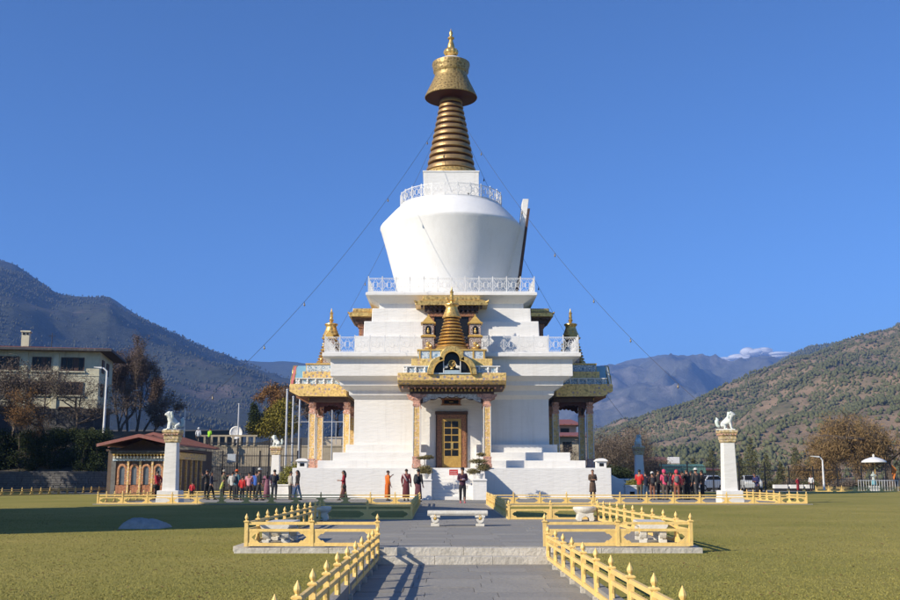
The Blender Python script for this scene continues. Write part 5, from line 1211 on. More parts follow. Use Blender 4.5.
b = MB(); b.box(-8.5, -8.25, 1.55, 1.62, BH + 1.9, BH + 2.1); b.box(-8.1, -7.9, 1.55, 1.62, BH + 1.9, BH + 2.1); b.build('chimney_vents', GLASS, rf)
b = MB(); b.tube([(-5.5, 2, BH + .6), (-5.5, 2, BH + 2.2)], .045, 6); b.tube([(-5.9, 2, BH + 1.9), (-5.1, 2, BH + 1.9)], .03, 4); b.build('antenna', IRON, rf)

# gatehouse with painted windows
GX0, GX1, GY = X(107, 75), X(172, 75), 75.0; GW = GX1 - GX0; GD = 9.5
G = empty('gatehouse', (GX0, GY, 0), 'small Bhutanese gatehouse with red gabled roof and painted arched windows at the left', 'building')
b = MB(); b.box(0, GW, 0, GD, -.2, 3.15); b.build('wall', mat('gatehouse_wall', (.09, .06, .045), .8, col2=(.14, .10, .07), scale=2), G)
b = MB(); b.box(.5, GW - .1, -.10, .0, -.1, .75); b.build('lower_panel', GPAT if False else ornate('terracotta_panel', (.42, .17, .08), (.55, .30, .12), (.25, .10, .06), 3.5, 0, .6), G)
for i in range(5):
    x0 = .75 + i * .86
    b = MB(); zz = .78
    inn = [(x0 + .14, zz), (x0 + .14, zz + 1.05)] + arc(x0 + .34, zz + 1.05, .20, .26, 180, 0, 8) + [(x0 + .54, zz)]
    out = [(x0 + .0, zz), (x0 + .0, zz + 1.1)] + arc(x0 + .34, zz + 1.05, .34, .42, 178, 2, 8) + [(x0 + .68, zz)]
    b.strip(inn, out, -.16, -.02); wn = b.build('window', ornate('painted_window_frame', (.55, .26, .12), (.72, .55, .28), (.30, .12, .08), 6, 0, .6) if 'painted_window_frame' not in MATS else MATS['painted_window_frame'], G)
    b = MB(); b.prism(inn, -.06, -.03); b.build('pane', mat('grey_pane', (.10, .12, .14), .2, col2=(.16, .18, .2), scale=2), wn)
    b = MB(); b.box(x0 + .70, x0 + .84, -.18, -.01, -.1, 2.45); b.build('mullion_post', PPAT, G)
b = MB(); b.box(.4, GW + .05, -.20, -.005, 2.45, 2.62); b.build('cornice_band', BPAT, G)
me = MB().box(-.07, .07, -.42, -.05, 0, .13).mesh('cornice_bracket', mat('cream_bracket', (.62, .58, .48), .7)); me2 = MB().prism([(-.10, 0), (0, -.14), (.10, 0)], -.52, -.02).mesh('cornice_drop', GOLDP)
for i in range(int((GW - .4) / .24)):
    link('cornice_bracket', me, G, (.55 + i * .24, 0, 2.64)); link('cornice_drop', me2, G, (.55 + i * .24, 0, 2.94))
b = MB(); b.box(.3, GW + .1, -.50, -.01, 2.95, 3.06); b.box(.25, GW + .15, -.66, -.01, 3.06, 3.15); b.build('cornice_shelf', GREYW, G)
b = MB(); b.box(.3, .62, -.13, 0, -.1, 2.45); b.build('corner_post', DSTONE, G)
# right side: porch posts and shade
for i in range(6): b = MB(); b.box(GW, GW + .14, .4 + i * 1.6, .55 + i * 1.6, -.1, 2.6); b.build('side_post', PPAT, G)
b = MB(); b.box(GW, GW + .2, 0, GD, 2.6, 3.1); b.build('side_cornice', GPAT, G)
def gable_roof(parent, x0, x1, y0, y1, ze, zr, m, th=.10, name='roof'):
    xm = (x0 + x1) / 2; b = MB(); b.prism([(x0, ze), (xm, zr), (x1, ze), (x1, ze + th), (xm, zr + th), (x0, ze + th)], y0, y1); rf = b.build(name, m, parent)
    b = MB(); b.prism([(x0 - .05, ze - .08), (xm, zr - .10), (x1 + .05, ze - .08), (x1 + .05, ze + th + .03), (xm, zr + th + .03), (x0 - .05, ze + th + .03)], y0 - .06, y0 - .01); b.build('barge_board', REDROOF2, rf)
    b = MB(); n = int((y1 - y0) / .5)
    for i in range(n):
        y = y0 + .3 + i * .5
        for s in (-1, 1):
            xa = x0 if s < 0 else x1; b.add([(xa, y, ze + th), (xm, y, zr + th), (xm, y, zr + th + .05), (xa, y, ze + th + .05), (xa, y + .06, ze + th), (xm, y + .06, zr + th), (xm, y + .06, zr + th + .05), (xa, y + .06, ze + th + .05)], [(0, 1, 2, 3), (7, 6, 5, 4), (3, 2, 6, 7), (0, 3, 7, 4)])
    b.build('roof_seams', m, rf, kind='stuff'); return rf
gable_roof(G, X(95.5, 73.4) - GX0, X(178, 73.4) - GX0, -1.6, GD + 1.2, Z(446, 74), Z(436.3, 74), REDROOF)
b = MB(); b.prism([(.2, 3.15), (GW / 2, 4.0), (GW - .2, 3.15)], .5, .8); b.build('gable_wall', DARKW, G)
b = MB(); b.box(-.1, GW + .4, -.2, GD, 3.15, 3.28); b.build('loft_floor', DARKW, G)
# lean-to roof of the side and rear hall
G2 = empty('rear_hall', (X(178, 84), 88, 0), 'dark timber hall with red roof just behind the gatehouse', 'building')
b = MB(); b.box(-6, .2, 0, 7, -.2, 3.6); b.build('wall', DARKW, G2)
gable_roof(G2, -6.6, .7, -1.2, 8, Z(447, 87), Z(434, 87), REDROOF)
for i in range(5): b = MB(); b.box(-5.7 + i * 1.2, -5.0 + i * 1.2, -.06, -.01, .9, 2.3); b.build('window', GLASS, G2)

# middle-left: terrace walls, steps, railings, gate
T1 = empty('terrace_wall', (X(200, 110), 110, -.2), 'tan stone terrace wall behind the visitors at the left', 'wall')
b = MB(); b.box(-3, 34, 0, 12, 0, 4.7); b.build('wall_body', TANW, T1); b = MB(); b.box(-3, 34, -.08, .3, 4.7, 4.85); b.build('coping', TANW, T1)
b = MB(); b.box(-3, 34, -2.5, -2.1, 0, 2.6); b.build('lower_wall', GREYW, T1)
T2 = empty('upper_terrace_wall', (X(240, 123), 123, 4.5), 'sunlit beige upper wall left of the stupa porch', 'wall')
b = MB(); b.prism([(0, -4.5), (0, .55), (5, 1.4), (26, 1.9), (26, -4.5)], 0, .6); b.build('wall_body', mat('beige_render', (.56, .48, .36), .85, col2=(.48, .41, .31), scale=.8, streak=.2), T2)
# rail with posts on the terrace
rl = empty('terrace_rail', (X(193, 109), 109.9, 4.65), 'white concrete post rail on the upper terrace below the two jackets', 'railing')
for i in range(9): b = MB(); b.box(i * .75, i * .75 + .2, -.1, .1, 0, 1.05); b.build('post', TANW, rl)
b = MB(); b.box(-.1, 6.4, -.12, .12, .9, 1.08); b.build('rail', TANW, rl)
rl = empty('pipe_rail', (X(240, 121), 121, 6.1), 'thin pale pipe rail along the beige upper wall', 'railing')
b = MB(); b.tube([(0, 0, .1), (6.5, 0, 1.6), (20, 0, 1.6)], .06, 6); b.build('rail', STEEL, rl)
for i in range(6): b = MB(); b.tube([(1 + i * 2.5, 0, -1), (1 + i * 2.5, 0, min(.1 + (1 + i * 2.5) * .23, 1.6))], .045, 5); b.build('post', STEEL, rl)
def iron_fence(x0, y0, x1, y1, h, label, z=-.03, bar=.16, postd=2.6, group='dark iron fences', bt=.011):
    p0 = Vector((x0, y0, z)); d = Vector((x1 - x0, y1 - y0, 0)); Lf = d.length; root = empty('iron_fence', p0, label, 'fence', group, math.atan2(d.y, d.x))
    n = max(1, round(Lf / postd)); st = Lf / n; me = MB().box(-.06, .06, -.06, .06, 0, h + .35).mesh('post', IRON); pb = MB(); nb_ = int(st / bar)
    for j in range(1, nb_): pb.box(j * st / nb_ - bt, j * st / nb_ + bt, -bt, bt, .15, h + .08)
    pb.box(.05, st - .05, -.02, .02, .2, .25); pb.box(.05, st - .05, -.025, .025, h - .12, h - .05); pb.box(.05, st - .05, -.02, .02, h * .5, h * .5 + .04); pm = pb.mesh('fence_panel', IRON)
    for i in range(n + 1): link('post', me, root, (i * st, 0, 0))
    for i in range(n): link('fence_panel', pm, root, (i * st, 0, 0))
iron_fence(X(222, 88), 88, X(297, 88), 88, 3.2, 'tall dark iron gate fence behind the left group of visitors')
iron_fence(X(205, 98), 98, X(300, 98), 98, 4.6, 'second taller iron fence rising behind the gate fence', bar=.22)
iron_fence(X(636, 96), 96, X(765, 96), 96, 2.35, 'dark iron fence behind the right group of visitors')
iron_fence(X(765, 112), 112, X(910, 112), 112, 2.2, 'dark iron fence running below the willow tree at the right', bar=.2, bt=.009)
# billboard/poster on the gate, dish, poles
pb = empty('notice_board', (X(231, 87), 87, Z(462, 87)), 'small pale notice hanging on the iron gate fence', 'notice')
b = MB(); b.box(-.32, .32, -.06, -.02, 0, .62); b.build('board', mat('pale_notice', (.45, .50, .54), .5), pb); b = MB(); b.box(-.36, .36, -.02, .0, -.04, .66); b.build('frame', STEEL, pb)
ds = empty('satellite_dish', (X(235, 119), 119, Z(440, 119)), 'white satellite dish on the terrace behind the gate', 'dish')
b = MB(); b.lathe([(.02, 0), (.35, .06), (.62, .20), (.75, .34), (.76, .35), (.62, .23), (.35, .09)], 20); b.v = [(x, -z, y) for x, y, z in b.v]; b.v = [(x, y * .8, z + .8) for x, y, z in b.v]; b.build('dish', RAILW, ds, smooth=True)
b = MB(); b.tube([(0, .05, -.4), (0, .05, .8)], .05, 6); b.tube([(0, 0, .4), (0, -.6, .8)], .02, 4); b.build('mount', STEEL, ds)
def pole(px, Y, pt, pb_, label, r=.09, m=STEEL, group='tall pale poles behind the stupa', cross=False):
    z0 = Z(pb_, Y); z1 = Z(pt, Y); root = empty('pole', (X(px, Y), Y, z0), label, 'pole', group)
    b = MB(); b.tube([(0, 0, 0), (0, 0, z1 - z0)], [r, r * .75], 10); b.build('shaft', m, root); b = MB(); b.ball((0, 0, z1 - z0 + .08), .12, 8, 5); b.build('cap', m, root)
    b = MB(); b.box(-.25, .25, -.25, .25, -.3, .12); b.build('footing', TANW, root)
    if cross: b = MB(); b.box(-.6, .6, -.05, .05, z1 - z0 - .5, z1 - z0 - .4); b.build('crossarm', m, root)
pole(285, 92, 391, 490, 'tall grey flagpole left of the left porch, leftmost of three', .11)
pole(291.3, 100, 398, 488, 'tall grey flagpole left of the left porch, middle of three', .11)
pole(298, 92, 397, 490, 'tall grey flagpole nearest the left porch', .10)
pole(236.5, 118, 405, 448, 'tall pale pole rising behind the satellite dish', .10)
pole(182, 118, 410, 445, 'short pale pole behind the left lion column', .11)
pole(331, 104, 406, 470, 'thin pole seen between the pillars of the left porch', .06)
def lamp(px, Y, pt, pb_, side, label, r=.10, arm=1.6):
    z0 = Z(pb_, Y); H_ = Z(pt, Y) - z0; root = empty('street_lamp', (X(px, Y), Y, z0), label, 'street lamp', 'white street lamps')
    b = MB(); b.tube([(0, 0, 0), (0, 0, H_ * .5), (0, 0, H_)], [r, r * .8, r * .6], 10); b.build('post', RAILW, root); b = MB(); b.tube([(0, 0, H_ - .05), (side * arm * .6, 0, H_ + .22), (side * arm, 0, H_ + .28)], r * .55, 8); b.build('arm', RAILW, root)
    b = MB(); b.prism([(side * arm, H_ + .22), (side * (arm + .75), H_ + .32), (side * (arm + .75), H_ + .38), (side * arm, H_ + .36)][::1 if side > 0 else -1], -.13, .13); b.build('lamp_head', RAILW, root)
lamp(101, 99, 371, 438, -1, 'tall white street lamp with arm to the left in front of the cream building', .13, .5)
lamp(126.5, 125, 393, 432, 1, 'thin distant street lamp in front of the rusty brown tree', .09, .3)
lamp(823.5, 98, 460, 490, -1, 'white street lamp on the lawn edge near the willow', .11, .3)

# red-roofed buildings to the right and behind the stupa
def long_house(name, px0, px1, Y, ye, yr, yb, label, m=REDROOF2, depth=8, rail=True):
    x0, x1 = X(px0, Y), X(px1, Y); ze, zr, z0 = Z(ye, Y), Z(yr, Y), Z(yb, Y); root = empty(name, (x0, Y, z0), label, 'building')
    W_ = x1 - x0; He = ze - z0; b = MB(); b.box(.6, W_ - .6, 1, depth, 0, He); b.build('wall', mat('house_wall', (.42, .37, .28), .8, col2=(.32, .28, .2), scale=.8, streak=.3), root)
    b = MB(); b.add([(0, 0, He), (W_, 0, He), (W_, depth + 1, He), (0, depth + 1, He), (.8, depth / 2, He + zr - ze), (W_ - .8, depth / 2, He + zr - ze), (0, 0, He + .12), (W_, 0, He + .12), (W_, depth + 1, He + .12), (0, depth + 1, He + .12)], [(0, 3, 2, 1), (0, 1, 7, 6), (1, 2, 8, 7), (2, 3, 9, 8), (3, 0, 6, 9), (6, 7, 5, 4), (7, 8, 5), (8, 9, 4, 5), (9, 6, 4)]); b.build('roof', m, root)
    n = max(2, int(W_ / 2.2))
    for i in range(n): u = .9 + i * (W_ - 2) / n; b = MB(); b.box(u, u + 1.1, .96, .99, He * .35, He * .8); b.build('window', GLASS, root)
    b = MB()
    for i in range(int(W_ / .9)): b.box(.1 + i * .9, .16 + i * .9, .0, .05, He - .01, He + .16)
    b.build('gutter_brackets', DARKW, root, kind='stuff'); return root
long_house('red_roofed_house', 540, 590, 125, 436.5, 431, 462, 'lower red roof seen through the pillars of the right porch')
long_house('red_roofed_house', 543, 583, 132, 425, 417.5, 440, 'upper red roof seen through the pillars of the right porch', depth=9)
long_house('red_roofed_house', 641, 675, 150, 461, 456.5, 485, 'small house with rust-red roof right of the shaded column')
long_house('red_roofed_shed', 672, 722, 128, 470.5, 467.5, 488, 'long low shed with bright rust-red roof behind the right group', m=REDROOF)
long_house('brown_roofed_house', 318, 341, 128, 441, 434, 462, 'brown-roofed house seen through the pillars of the left porch', m=mat('brown_roof', (.20, .08, .06), .6))
wb = empty('white_tank', (X(672.5, 146), 145, Z(466, 146)), 'small white box-shaped tank above the red shed roof', 'tank'); b = MB(); b.box(-.8, .8, -.5, .5, .3, 1.2); b.build('tank', RAILW, wb, bevel=.08); b = MB(); b.box(-.8, .8, -.5, .5, -4, .3); b.build('stand', TANW, wb)
gs = empty('green_awning', (X(662, 118), 118, -.2), 'faded green canvas awning behind the iron fence at the right', 'awning'); b = MB(); b.prism([(-.1, 2.0), (0, 2.6), (1.4, 3.0), (1.4, 2.9), (.05, 2.5)], 0, 5.0, 'x'); b.build('canvas', mat('faded_green', (.10, .22, .18), .7, col2=(.08, .17, .14), scale=2), gs)
for u in (.1, 4.9): b = MB(); b.tube([(u, 0, 0), (u, 0, 2.3)], .05, 6); b.build('post', IRON, gs)
# far parapets through the left porch
# parked cars behind the right fence
def car(px, Y, rz, label, c):
    root = empty('parked_car', (X(px, Y), Y, -.03), label, 'car', 'cars parked behind the iron fence', rz); pm = mat('car_%d' % int(c[0] * 100), c, .3, .1, col2=c, scale=1)
    prof = [(-1.9, .35), (-1.95, .75), (-1.85, 1.0), (-1.0, 1.08), (-.45, 1.50), (.95, 1.52), (1.65, 1.05), (1.9, .95), (1.95, .5), (1.9, .32)]
    b = MB(); b.prism(prof, -.80, .80); b.v = [(x, y * (1 if z < 1.1 else .86), z) for x, y, z in b.v]; b.build('body', pm, root, bevel=.05)
    for s in (-1, 1): b = MB(); b.prism([(-.85, 1.10), (-.42, 1.42), (.88, 1.44), (1.35, 1.10)], *(sorted((s * .74, s * .80)))); b.build('side_window', GLASS, root)
    b = MB(); b.add([(-1.02, -.68, 1.10), (-1.02, .68, 1.10), (-.50, .62, 1.485), (-.50, -.62, 1.485)], [(0, 1, 2, 3)]); b.v = [(x - .02, y, z + .01) for x, y, z in b.v]; b.build('windscreen', GLASS, root)
    for sx in (-1.2, 1.2):
        for s in (-1, 1):
            b = MB(); b.lathe([(.10, -.1), (.32, -.1), (.32, .1), (.10, .1)], 16); b.v = [(x + sx, z + s * .74, y + .32) for x, y, z in b.v]; wh = b.build('wheel', IRON, root); b = MB(); b.lathe([(.18, -.11), (.18, .11)], 10); b.v = [(x + sx, z + s * .75, y + .32) for x, y, z in b.v]; b.build('rim', STEEL, wh)
    for s in (-1, 1): b = MB(); b.ball((-1.88, s * .6, .78), (.08, .16, .09), 8, 5); b.build('headlight', MARBLE, root)
    return root
car(706, 101, R(35), 'white hatchback parked behind the iron fence, left of the right lion column', (.75, .75, .75))
car(751, 100, R(80), 'pale grey car seen from the front, right of the right lion column', (.55, .57, .56))

# white kerbed planters and the parasol shrine at the far right
for i, (a_, c_) in enumerate(((773, 786.5), (789, 802), (804.5, 812))):
    Y_ = 103; r = empty('white_planter', (X((a_ + c_) / 2, Y_), Y_, -.03), ['long low white planter nearest the court fence at the far right', 'long low white planter, middle of three at the far right', 'short white planter beside the far lamp post'][i], 'planter', 'white planters at the far right'); wd = X(c_, Y_) - X(a_, Y_)
    b = MB(); b.box(-wd / 2, wd / 2, -.3, .3, .25, .62); b.box(-wd / 2 + .1, wd / 2 - .1, -.25, .25, 0, .25, 1); b.build('trough', [WHITE, IRON], r, bevel=.02)
    b = MB(); b.box(-wd / 2 + .05, wd / 2 - .05, -.24, .24, .60, .635); b.build('soil', BARK, r)
ps = empty('parasol', (X(875, 104), 104, -.03), 'white ceremonial parasol over the painted statue at the far right', 'parasol')
hz_ = Z(464, 104) + .2
b = MB(); b.lathe([(1.15, hz_ - .05), (1.2, hz_), (1.15, hz_ + .12), (.8, hz_ + .32), (.35, hz_ + .47), (.05, hz_ + .52)], 24); b.build('canopy', RAILW, ps, smooth=True, auto=40); b = MB(); b.tube([(.1, .1, 0), (.1, .1, hz_ + .2)], .04, 6); b.build('pole', GOLDP, ps); b = MB(); b.ball((0, 0, hz_ + .62), (.12, .12, .2), 8, 6); b.build('finial', MARBLE, ps)
k = Sk(); h_ = k.p((0, 0, .95), (.20, .16)); c = k.p((0, 0, 1.35), (.2, .14), h_); n_ = k.p((0, 0, 1.5), .07, c); k.chain([((0, 0, 1.62), .11), ((0, 0, 1.78), .10)], n_); k.chain([((0, 0, .5), .22), ((0, 0, .05), .26)], h_)
for s in (-1, 1): k.chain([((s * .22, 0, 1.4), .07), ((s * .32, -.05, 1.2), .055), ((s * .16, -.24, 1.22), .045)], c)
stt = empty('painted_statue', (X(874.3, 103.5), 103.7, Z(486, 103.7)), 'small pale and turquoise standing statue under the white parasol', 'statue'); stt.scale = (.8,) * 3
skin('figure', k.v, k.e, k.r, mat('pale_painted_figure', (.62, .52, .38), .6, col2=(.25, .45, .5), scale=3), stt); b = MB(); b.box(-.5, .5, -.5, .5, -.9, 0); b.build('pedestal', WHITE, stt); b = MB(); b.lathe([(.26, .1), (.29, .3), (.24, .7), (.2, .75)], 14); b.build('robe', mat('turquoise_robe', (.12, .35, .42), .6), stt, smooth=True)
sr = empty('shrine_rail', (X(858, 103), 103, -.03), 'low grey railing around the painted statue', 'railing')
for i in range(16): b = MB(); b.tube([(i * .26, 0, 0), (i * .26, 0, 1.1)], .03, 5); b.build('bar', STEEL, sr)
b = MB(); b.box(0, 3.9, -.03, .03, 1.0, 1.06); b.build('rail', STEEL, sr)
fl = empty('orange_flag', (X(892, 104), 104, -.03), 'small orange cloth flag on a stick at the far right', 'flag'); b = MB(); b.tube([(0, 0, 0), (0, 0, 2.7)], .02, 5); b.build('stick', BARK, fl); b = MB()
vs = []; fs = []
for i in range(7):
    for j in range(7): vs.append((.02 + i * .09 * (1 - j * .12), .05 * math.sin(i * 1.2 + j * .6), 2.65 - j * .16 - i * .10))
for i in range(6):
    for j in range(6): a_ = i * 7 + j; fs.append((a_, a_ + 7, a_ + 8, a_ + 1))
b.add(vs, fs); b.add([(x, y + .008, z) for x, y, z in vs], [tuple(reversed(f)) for f in fs]); b.build('cloth', cloth('flag_orange', (.75, .22, .04)), fl, smooth=True)
# things by the stairs
sg = empty('red_sign', (X(453.6, 60.4), 60.4, .42), 'small red notice sign on a thin white stand on the front stairs', 'sign'); zt = Z(469.6, 60.4) - .42
b = MB(); b.box(-.25, .25, -.015, .015, zt - .32, zt); b.build('panel', mat('red_sign_paint', (.62, .03, .02), .5), sg); b = MB(); b.tube([(0, .02, .02), (0, .02, zt - .2)], .016, 6); b.box(-.17, .17, -.1, .14, 0, .03); b.build('stand', RAILW, sg)
b = MB()
for r_ in range(3):
    x = -.19
    while x < .17: ww = rnd.uniform(.02, .05); b.box(x, x + ww, -.021, -.016, zt - .11 - r_ * .075, zt - .085 - r_ * .075); x += ww + .018
b.build('lettering', RAILW, sg, kind='stuff')
def bonsai(x, y, z, seed, label, tiers):
    root = empty('potted_conifer', (x, y, z), label, 'potted plant', 'potted conifers by the stairs'); b = MB(); b.lathe([(.15, 0), (.17, .03), (.24, .22), (.27, .25), (.27, .29), (.22, .29)], 16); b.build('pot', WHITE, root, smooth=True, auto=40)
    b = MB(); cl = []
    b.tube([(0, 0, .2), (.05, 0, .5), (-.03, .02, .9), (0, 0, 1.3)], [.045, .035, .025, .012], 6)
    for cx, cz, rx, rz_ in tiers: cl.append(((cx, 0, cz), (rx, rx * .8, rz_))); b.tube([(0, 0, cz - .12), (cx * .6, 0, cz - .05), (cx, 0, cz)], [.022, .016, .008], 5)
    b.build('stem', BARK, root); leaf_cloud('foliage', cl, 4200, .032, leafmat('bonsai_needles', (.15, .13, .055), (.27, .22, .10)), root, seed, .2, kind='stuff', asp=1.6)
bonsai(-1.56, SY - 12.05, 1.2, 5, 'potted conifer with flat top over a round lower crown, left of the front stairs', [(0, .48, .46, .30), (.12, 1.22, .40, .12), (-.25, 1.18, .25, .08)])
bonsai(1.56, SY - 12.05, 1.2, 6, 'potted conifer with ragged spreading tiers, right of the front stairs', [(-.35, .42, .42, .17), (.25, .66, .45, .24), (-.05, 1.0, .55, .14), (.12, 1.38, .30, .12)])
# grey sheeted mound on the lawn
mo_ = MB(); rs = random.Random(9); vs = []; fs = []; nx, ny = 26, 16
for j in range(ny):
    for i in range(nx):
        u = i / (nx - 1) * 2 - 1; v = j / (ny - 1) * 2 - 1; e_ = max(0, 1 - abs(u) ** 2.4) * max(0, 1 - abs(v) ** 2.2); zz = .25 * e_ ** .55 * (1 - .22 * u) + .05 * rs.random() * (e_ > .02)
        vs.append((u * .60 * (1 + .08 * v), v * .6, zz - .02))
for j in range(ny - 1):
    for i in range(nx - 1): a_ = j * nx + i; fs.append((a_, a_ + 1, a_ + nx + 1, a_ + nx))
mo_.add(vs, fs); md = mo_.build('stone_mound', mat('pale_grey_rock', (.44, .43, .40), .9, col2=(.30, .30, .28), scale=5, bump=.8, bscale=14), None, (X(148, 29), 28.9, LAWN), smooth=True, label='low pale grey rock lying in the shaded part of the left lawn', cat='rock')
bd = empty('small_bird', (X(791, 62), 62, LAWN), 'tiny dark bird on the right lawn', 'bird')
b = MB(); b.ball((0, 0, .10), (.10, .05, .06), 8, 6); b.ball((.10, 0, .17), (.04, .035, .04), 6, 5); b.tube([(-.08, 0, .11), (-.2, 0, .09)], [.03, .01], 5); b.tube([(.02, .02, .05), (.02, .02, 0)], .008, 4); b.tube([(.02, -.02, .05), (.02, -.02, 0)], .008, 4); b.build('body', IRON, bd, smooth=True)

# ------------------------------------------------------------ trees
bt = empty('broad_tree', (X(131, 128), 128, 6.2), 'broad rusty brown tree rising between the cream building and the gatehouse', 'tree')
for q in range(4):
    B_, T_, tips_ = limbs(300 + q, 9, 1.0, 5, .26, nb=4, up=.75, twist=.12, lean=((-.20, -.08, .08, .18)[q], 0), start=.2); zm = max(t.z for t in tips_); kk = (11.0, 13.0, 11.6, 8.6)[q] / zm; of = (-1.6, -.6, .3, 1.1)[q]
    for M_ in (B_, T_): M_.v = [(v[0] * kk * .62 + of, v[1] * kk * .7, v[2] * kk) for v in M_.v]
    B_.build('trunk', BARK, bt); T_.build('twigs', BROWNT, bt, kind='stuff'); leaf_cloud('crown', [((t.x * kk * .62 + of, t.y * kk * .7, t.z * kk), (.5, .5, .55)) for t in tips_], 13000, .075, RUST, bt, 310 + q, 0, kind='stuff')
tree((X(118, 116), 116, 6.3), 8, 6.5, 'bare grey tree at the corner of the cream building', 'bare_tree', 1.1, 5, .14, RUST, 3000, .10, .5)
tree((X(150, 118), 118, 5.5), 18, 6.0, 'low brown scrubby tree behind the gatehouse roof', 'bare_tree', 1.1, 5, .14, BROWNT, 6000, .11, .6)
tree((X(38, 100), 101, 5.0), 12, 7.4, 'dark bare tree spreading in front of the cream building, centre', 'bare_tree', 1.35, 5, .20, BROWNT, 9000, .06, .7, up=.2, asp=2.4)
tree((X(5, 100), 101, 5.0), 13, 8.0, 'dark bare tree at the left frame edge in front of the cream building', 'bare_tree', 1.3, 5, .20, BROWNT, 9000, .06, .7, up=.2, asp=2.4)
tree((X(70, 103), 103, 5.2), 14, 6.8, 'dark bare tree before the right windows of the cream building', 'bare_tree', 1.5, 5, .17, BROWNT, 6000, .05, .7, up=.15, asp=2.4)
tree((X(17, 97.5), 97.5, 3.4), 15, 6.6, 'slender tree with yellow-brown leaves left of the hedge top', 'slender_tree', .45, 4, .09, ORG, 2600, .07, .38, up=.6)
tree((X(30, 98.5), 98.5, 3.6), 19, 4.3, 'low tangled brown shrub tree at the hedge top', 'bare_tree', 1.3, 5, .09, ORG, 3500, .07, .42)
bush('autumn_bush', [((0, 0, 1.2), (2.4, 1.6, 1.4)), ((-1.8, 0, 1.0), (1.4, 1.2, 1.1)), ((1.6, 0, 1.4), (1.7, 1.2, 1.5)), ((.2, .3, 2.4), (1.6, 1.2, 1.2)), ((1.2, .3, 3.4), (1.5, 1.1, 1.0))], (X(272, 122), 121.5, Z(437, 121.5)), 15000, .13, YEL, 'yellow-green autumn bush behind the flagpoles', 'bush', 5)
tree((X(277, 126), 126, 6.2), 25, 6.6, 'orange-brown small tree rising above the yellow bush', 'small_tree', .9, 5, .14, ORG, 9000, .12, .6, up=.5)
bush('dark_conifer', [((0, 0, 1.0), (.9, .8, 1.0)), ((-.1, 0, 2.1), (.75, .7, .9)), ((-.2, 0, 3.0), (.45, .4, .7))], (X(253.5, 121), 121, Z(434, 121)), 4500, .10, GREEND, 'dark green conifer left of the yellow autumn bush', 'conifer', 6)
tree((X(312, 125), 125, 6), 27, 7.0, 'brown bare tree seen through the left porch', 'bare_tree', 1.0, 5, .16, RUST, 9000, .13, .7)
tree((X(336, 130), 130, 6), 28, 7.4, 'dark brown bare tree just left of the stupa wall behind the left porch', 'bare_tree', 1.0, 5, .16, RUST, 9000, .13, .7)
bush('topiary_bush', [((0, 0, .9), (.75, .7, .7)), ((.35, 0, 1.6), (.75, .6, .5)), ((-.5, 0, .5), (.6, .6, .5)), ((.9, 0, 1.95), (.5, .5, .35)), ((.1, 0, .2), (.8, .7, .4))], (X(287, 68.5), 68.5, .0), 9000, .06, leafmat('bright_olive_leaves', (.15, .15, .03), (.25, .23, .06)), 'yellow-green shrub in front of the left porch stairs', 'bush', 7)
q_ = empty('white_planter_box', (X(281, 64), 64, 0), 'white masonry planter box at the foot of the left side stairs', 'planter'); b = MB(); b.box(-.7, .55, -.3, .4, 0, .78); b.box(-.75, .60, -.35, .45, .78, .86); b.build('trough', WHITE, q_, bevel=.02)
bush('low_shrub', [((0, 0, .75), (.55, .5, .45)), ((.4, 0, .8), (.4, .4, .35))], (X(633, 67), 67, .0), 3000, .06, leafmat('bright_olive_leaves', (.15, .15, .03), (.25, .23, .06)), 'yellow-green shrub by the white steps right of the stupa', 'bush', 8)
q_ = empty('white_planter_box', (X(631, 66.2), 66.2, 0), 'white masonry planter box left of the red-jacketed visitor', 'planter'); b = MB(); b.box(-.42, .42, -.3, .3, 0, .72); b.box(-.47, .47, -.35, .35, .72, .80); b.box(-.15, .15, -.31, -.30, .15, .4, 1); b.build('trough', [WHITE, GLASS], q_, bevel=.02)
for i, (px, Y_, h, sd) in enumerate(((600, 112, 7.3, 31), (612, 118, 7.4, 32), (626, 116, 7.2, 33), (652, 124, 5.4, 34), (640, 122, 6.4, 35), (664, 130, 4.4, 36))):
    tree((X(px, Y_), Y_, -.2), sd, h, ['bare brown tree nearest the right porch', 'bare brown tree second from the right porch', 'bare brown tree left of the shaded column', 'low bare tree above the small red roof', 'bare grey-brown tree behind the shaded column', 'lowest bare tree left of the white tank'][i], 'bare_tree', 1.15, 5, .16, BROWNT, 5500, .06, .7, up=.3, asp=2, group='bare trees right of the stupa')
for i, px in enumerate((596, 606, 617, 628)):
    bush('dark_shrub', [((0, 0, .7), (.9, .8, .8)), ((.3, 0, 1.4), (.8, .7, .7)), ((-.4, .1, 1.9), (.6, .5, .45))], (X(px, 90), 90 + i, 0), 3500, .08, GREEND, ['dark shrub under the right porch', 'dark shrub right of the porch pillars', 'dark shrub above the right stair wall', 'dark shrub left of the shaded column'][i], 'bush', 40 + i)
tree((X(562, 110), 110, -.2), 44, 5.2, 'bare tree framed between the pillars of the right porch', 'bare_tree', 1.1, 5, .13, BROWNT, 4000, .08, .5)
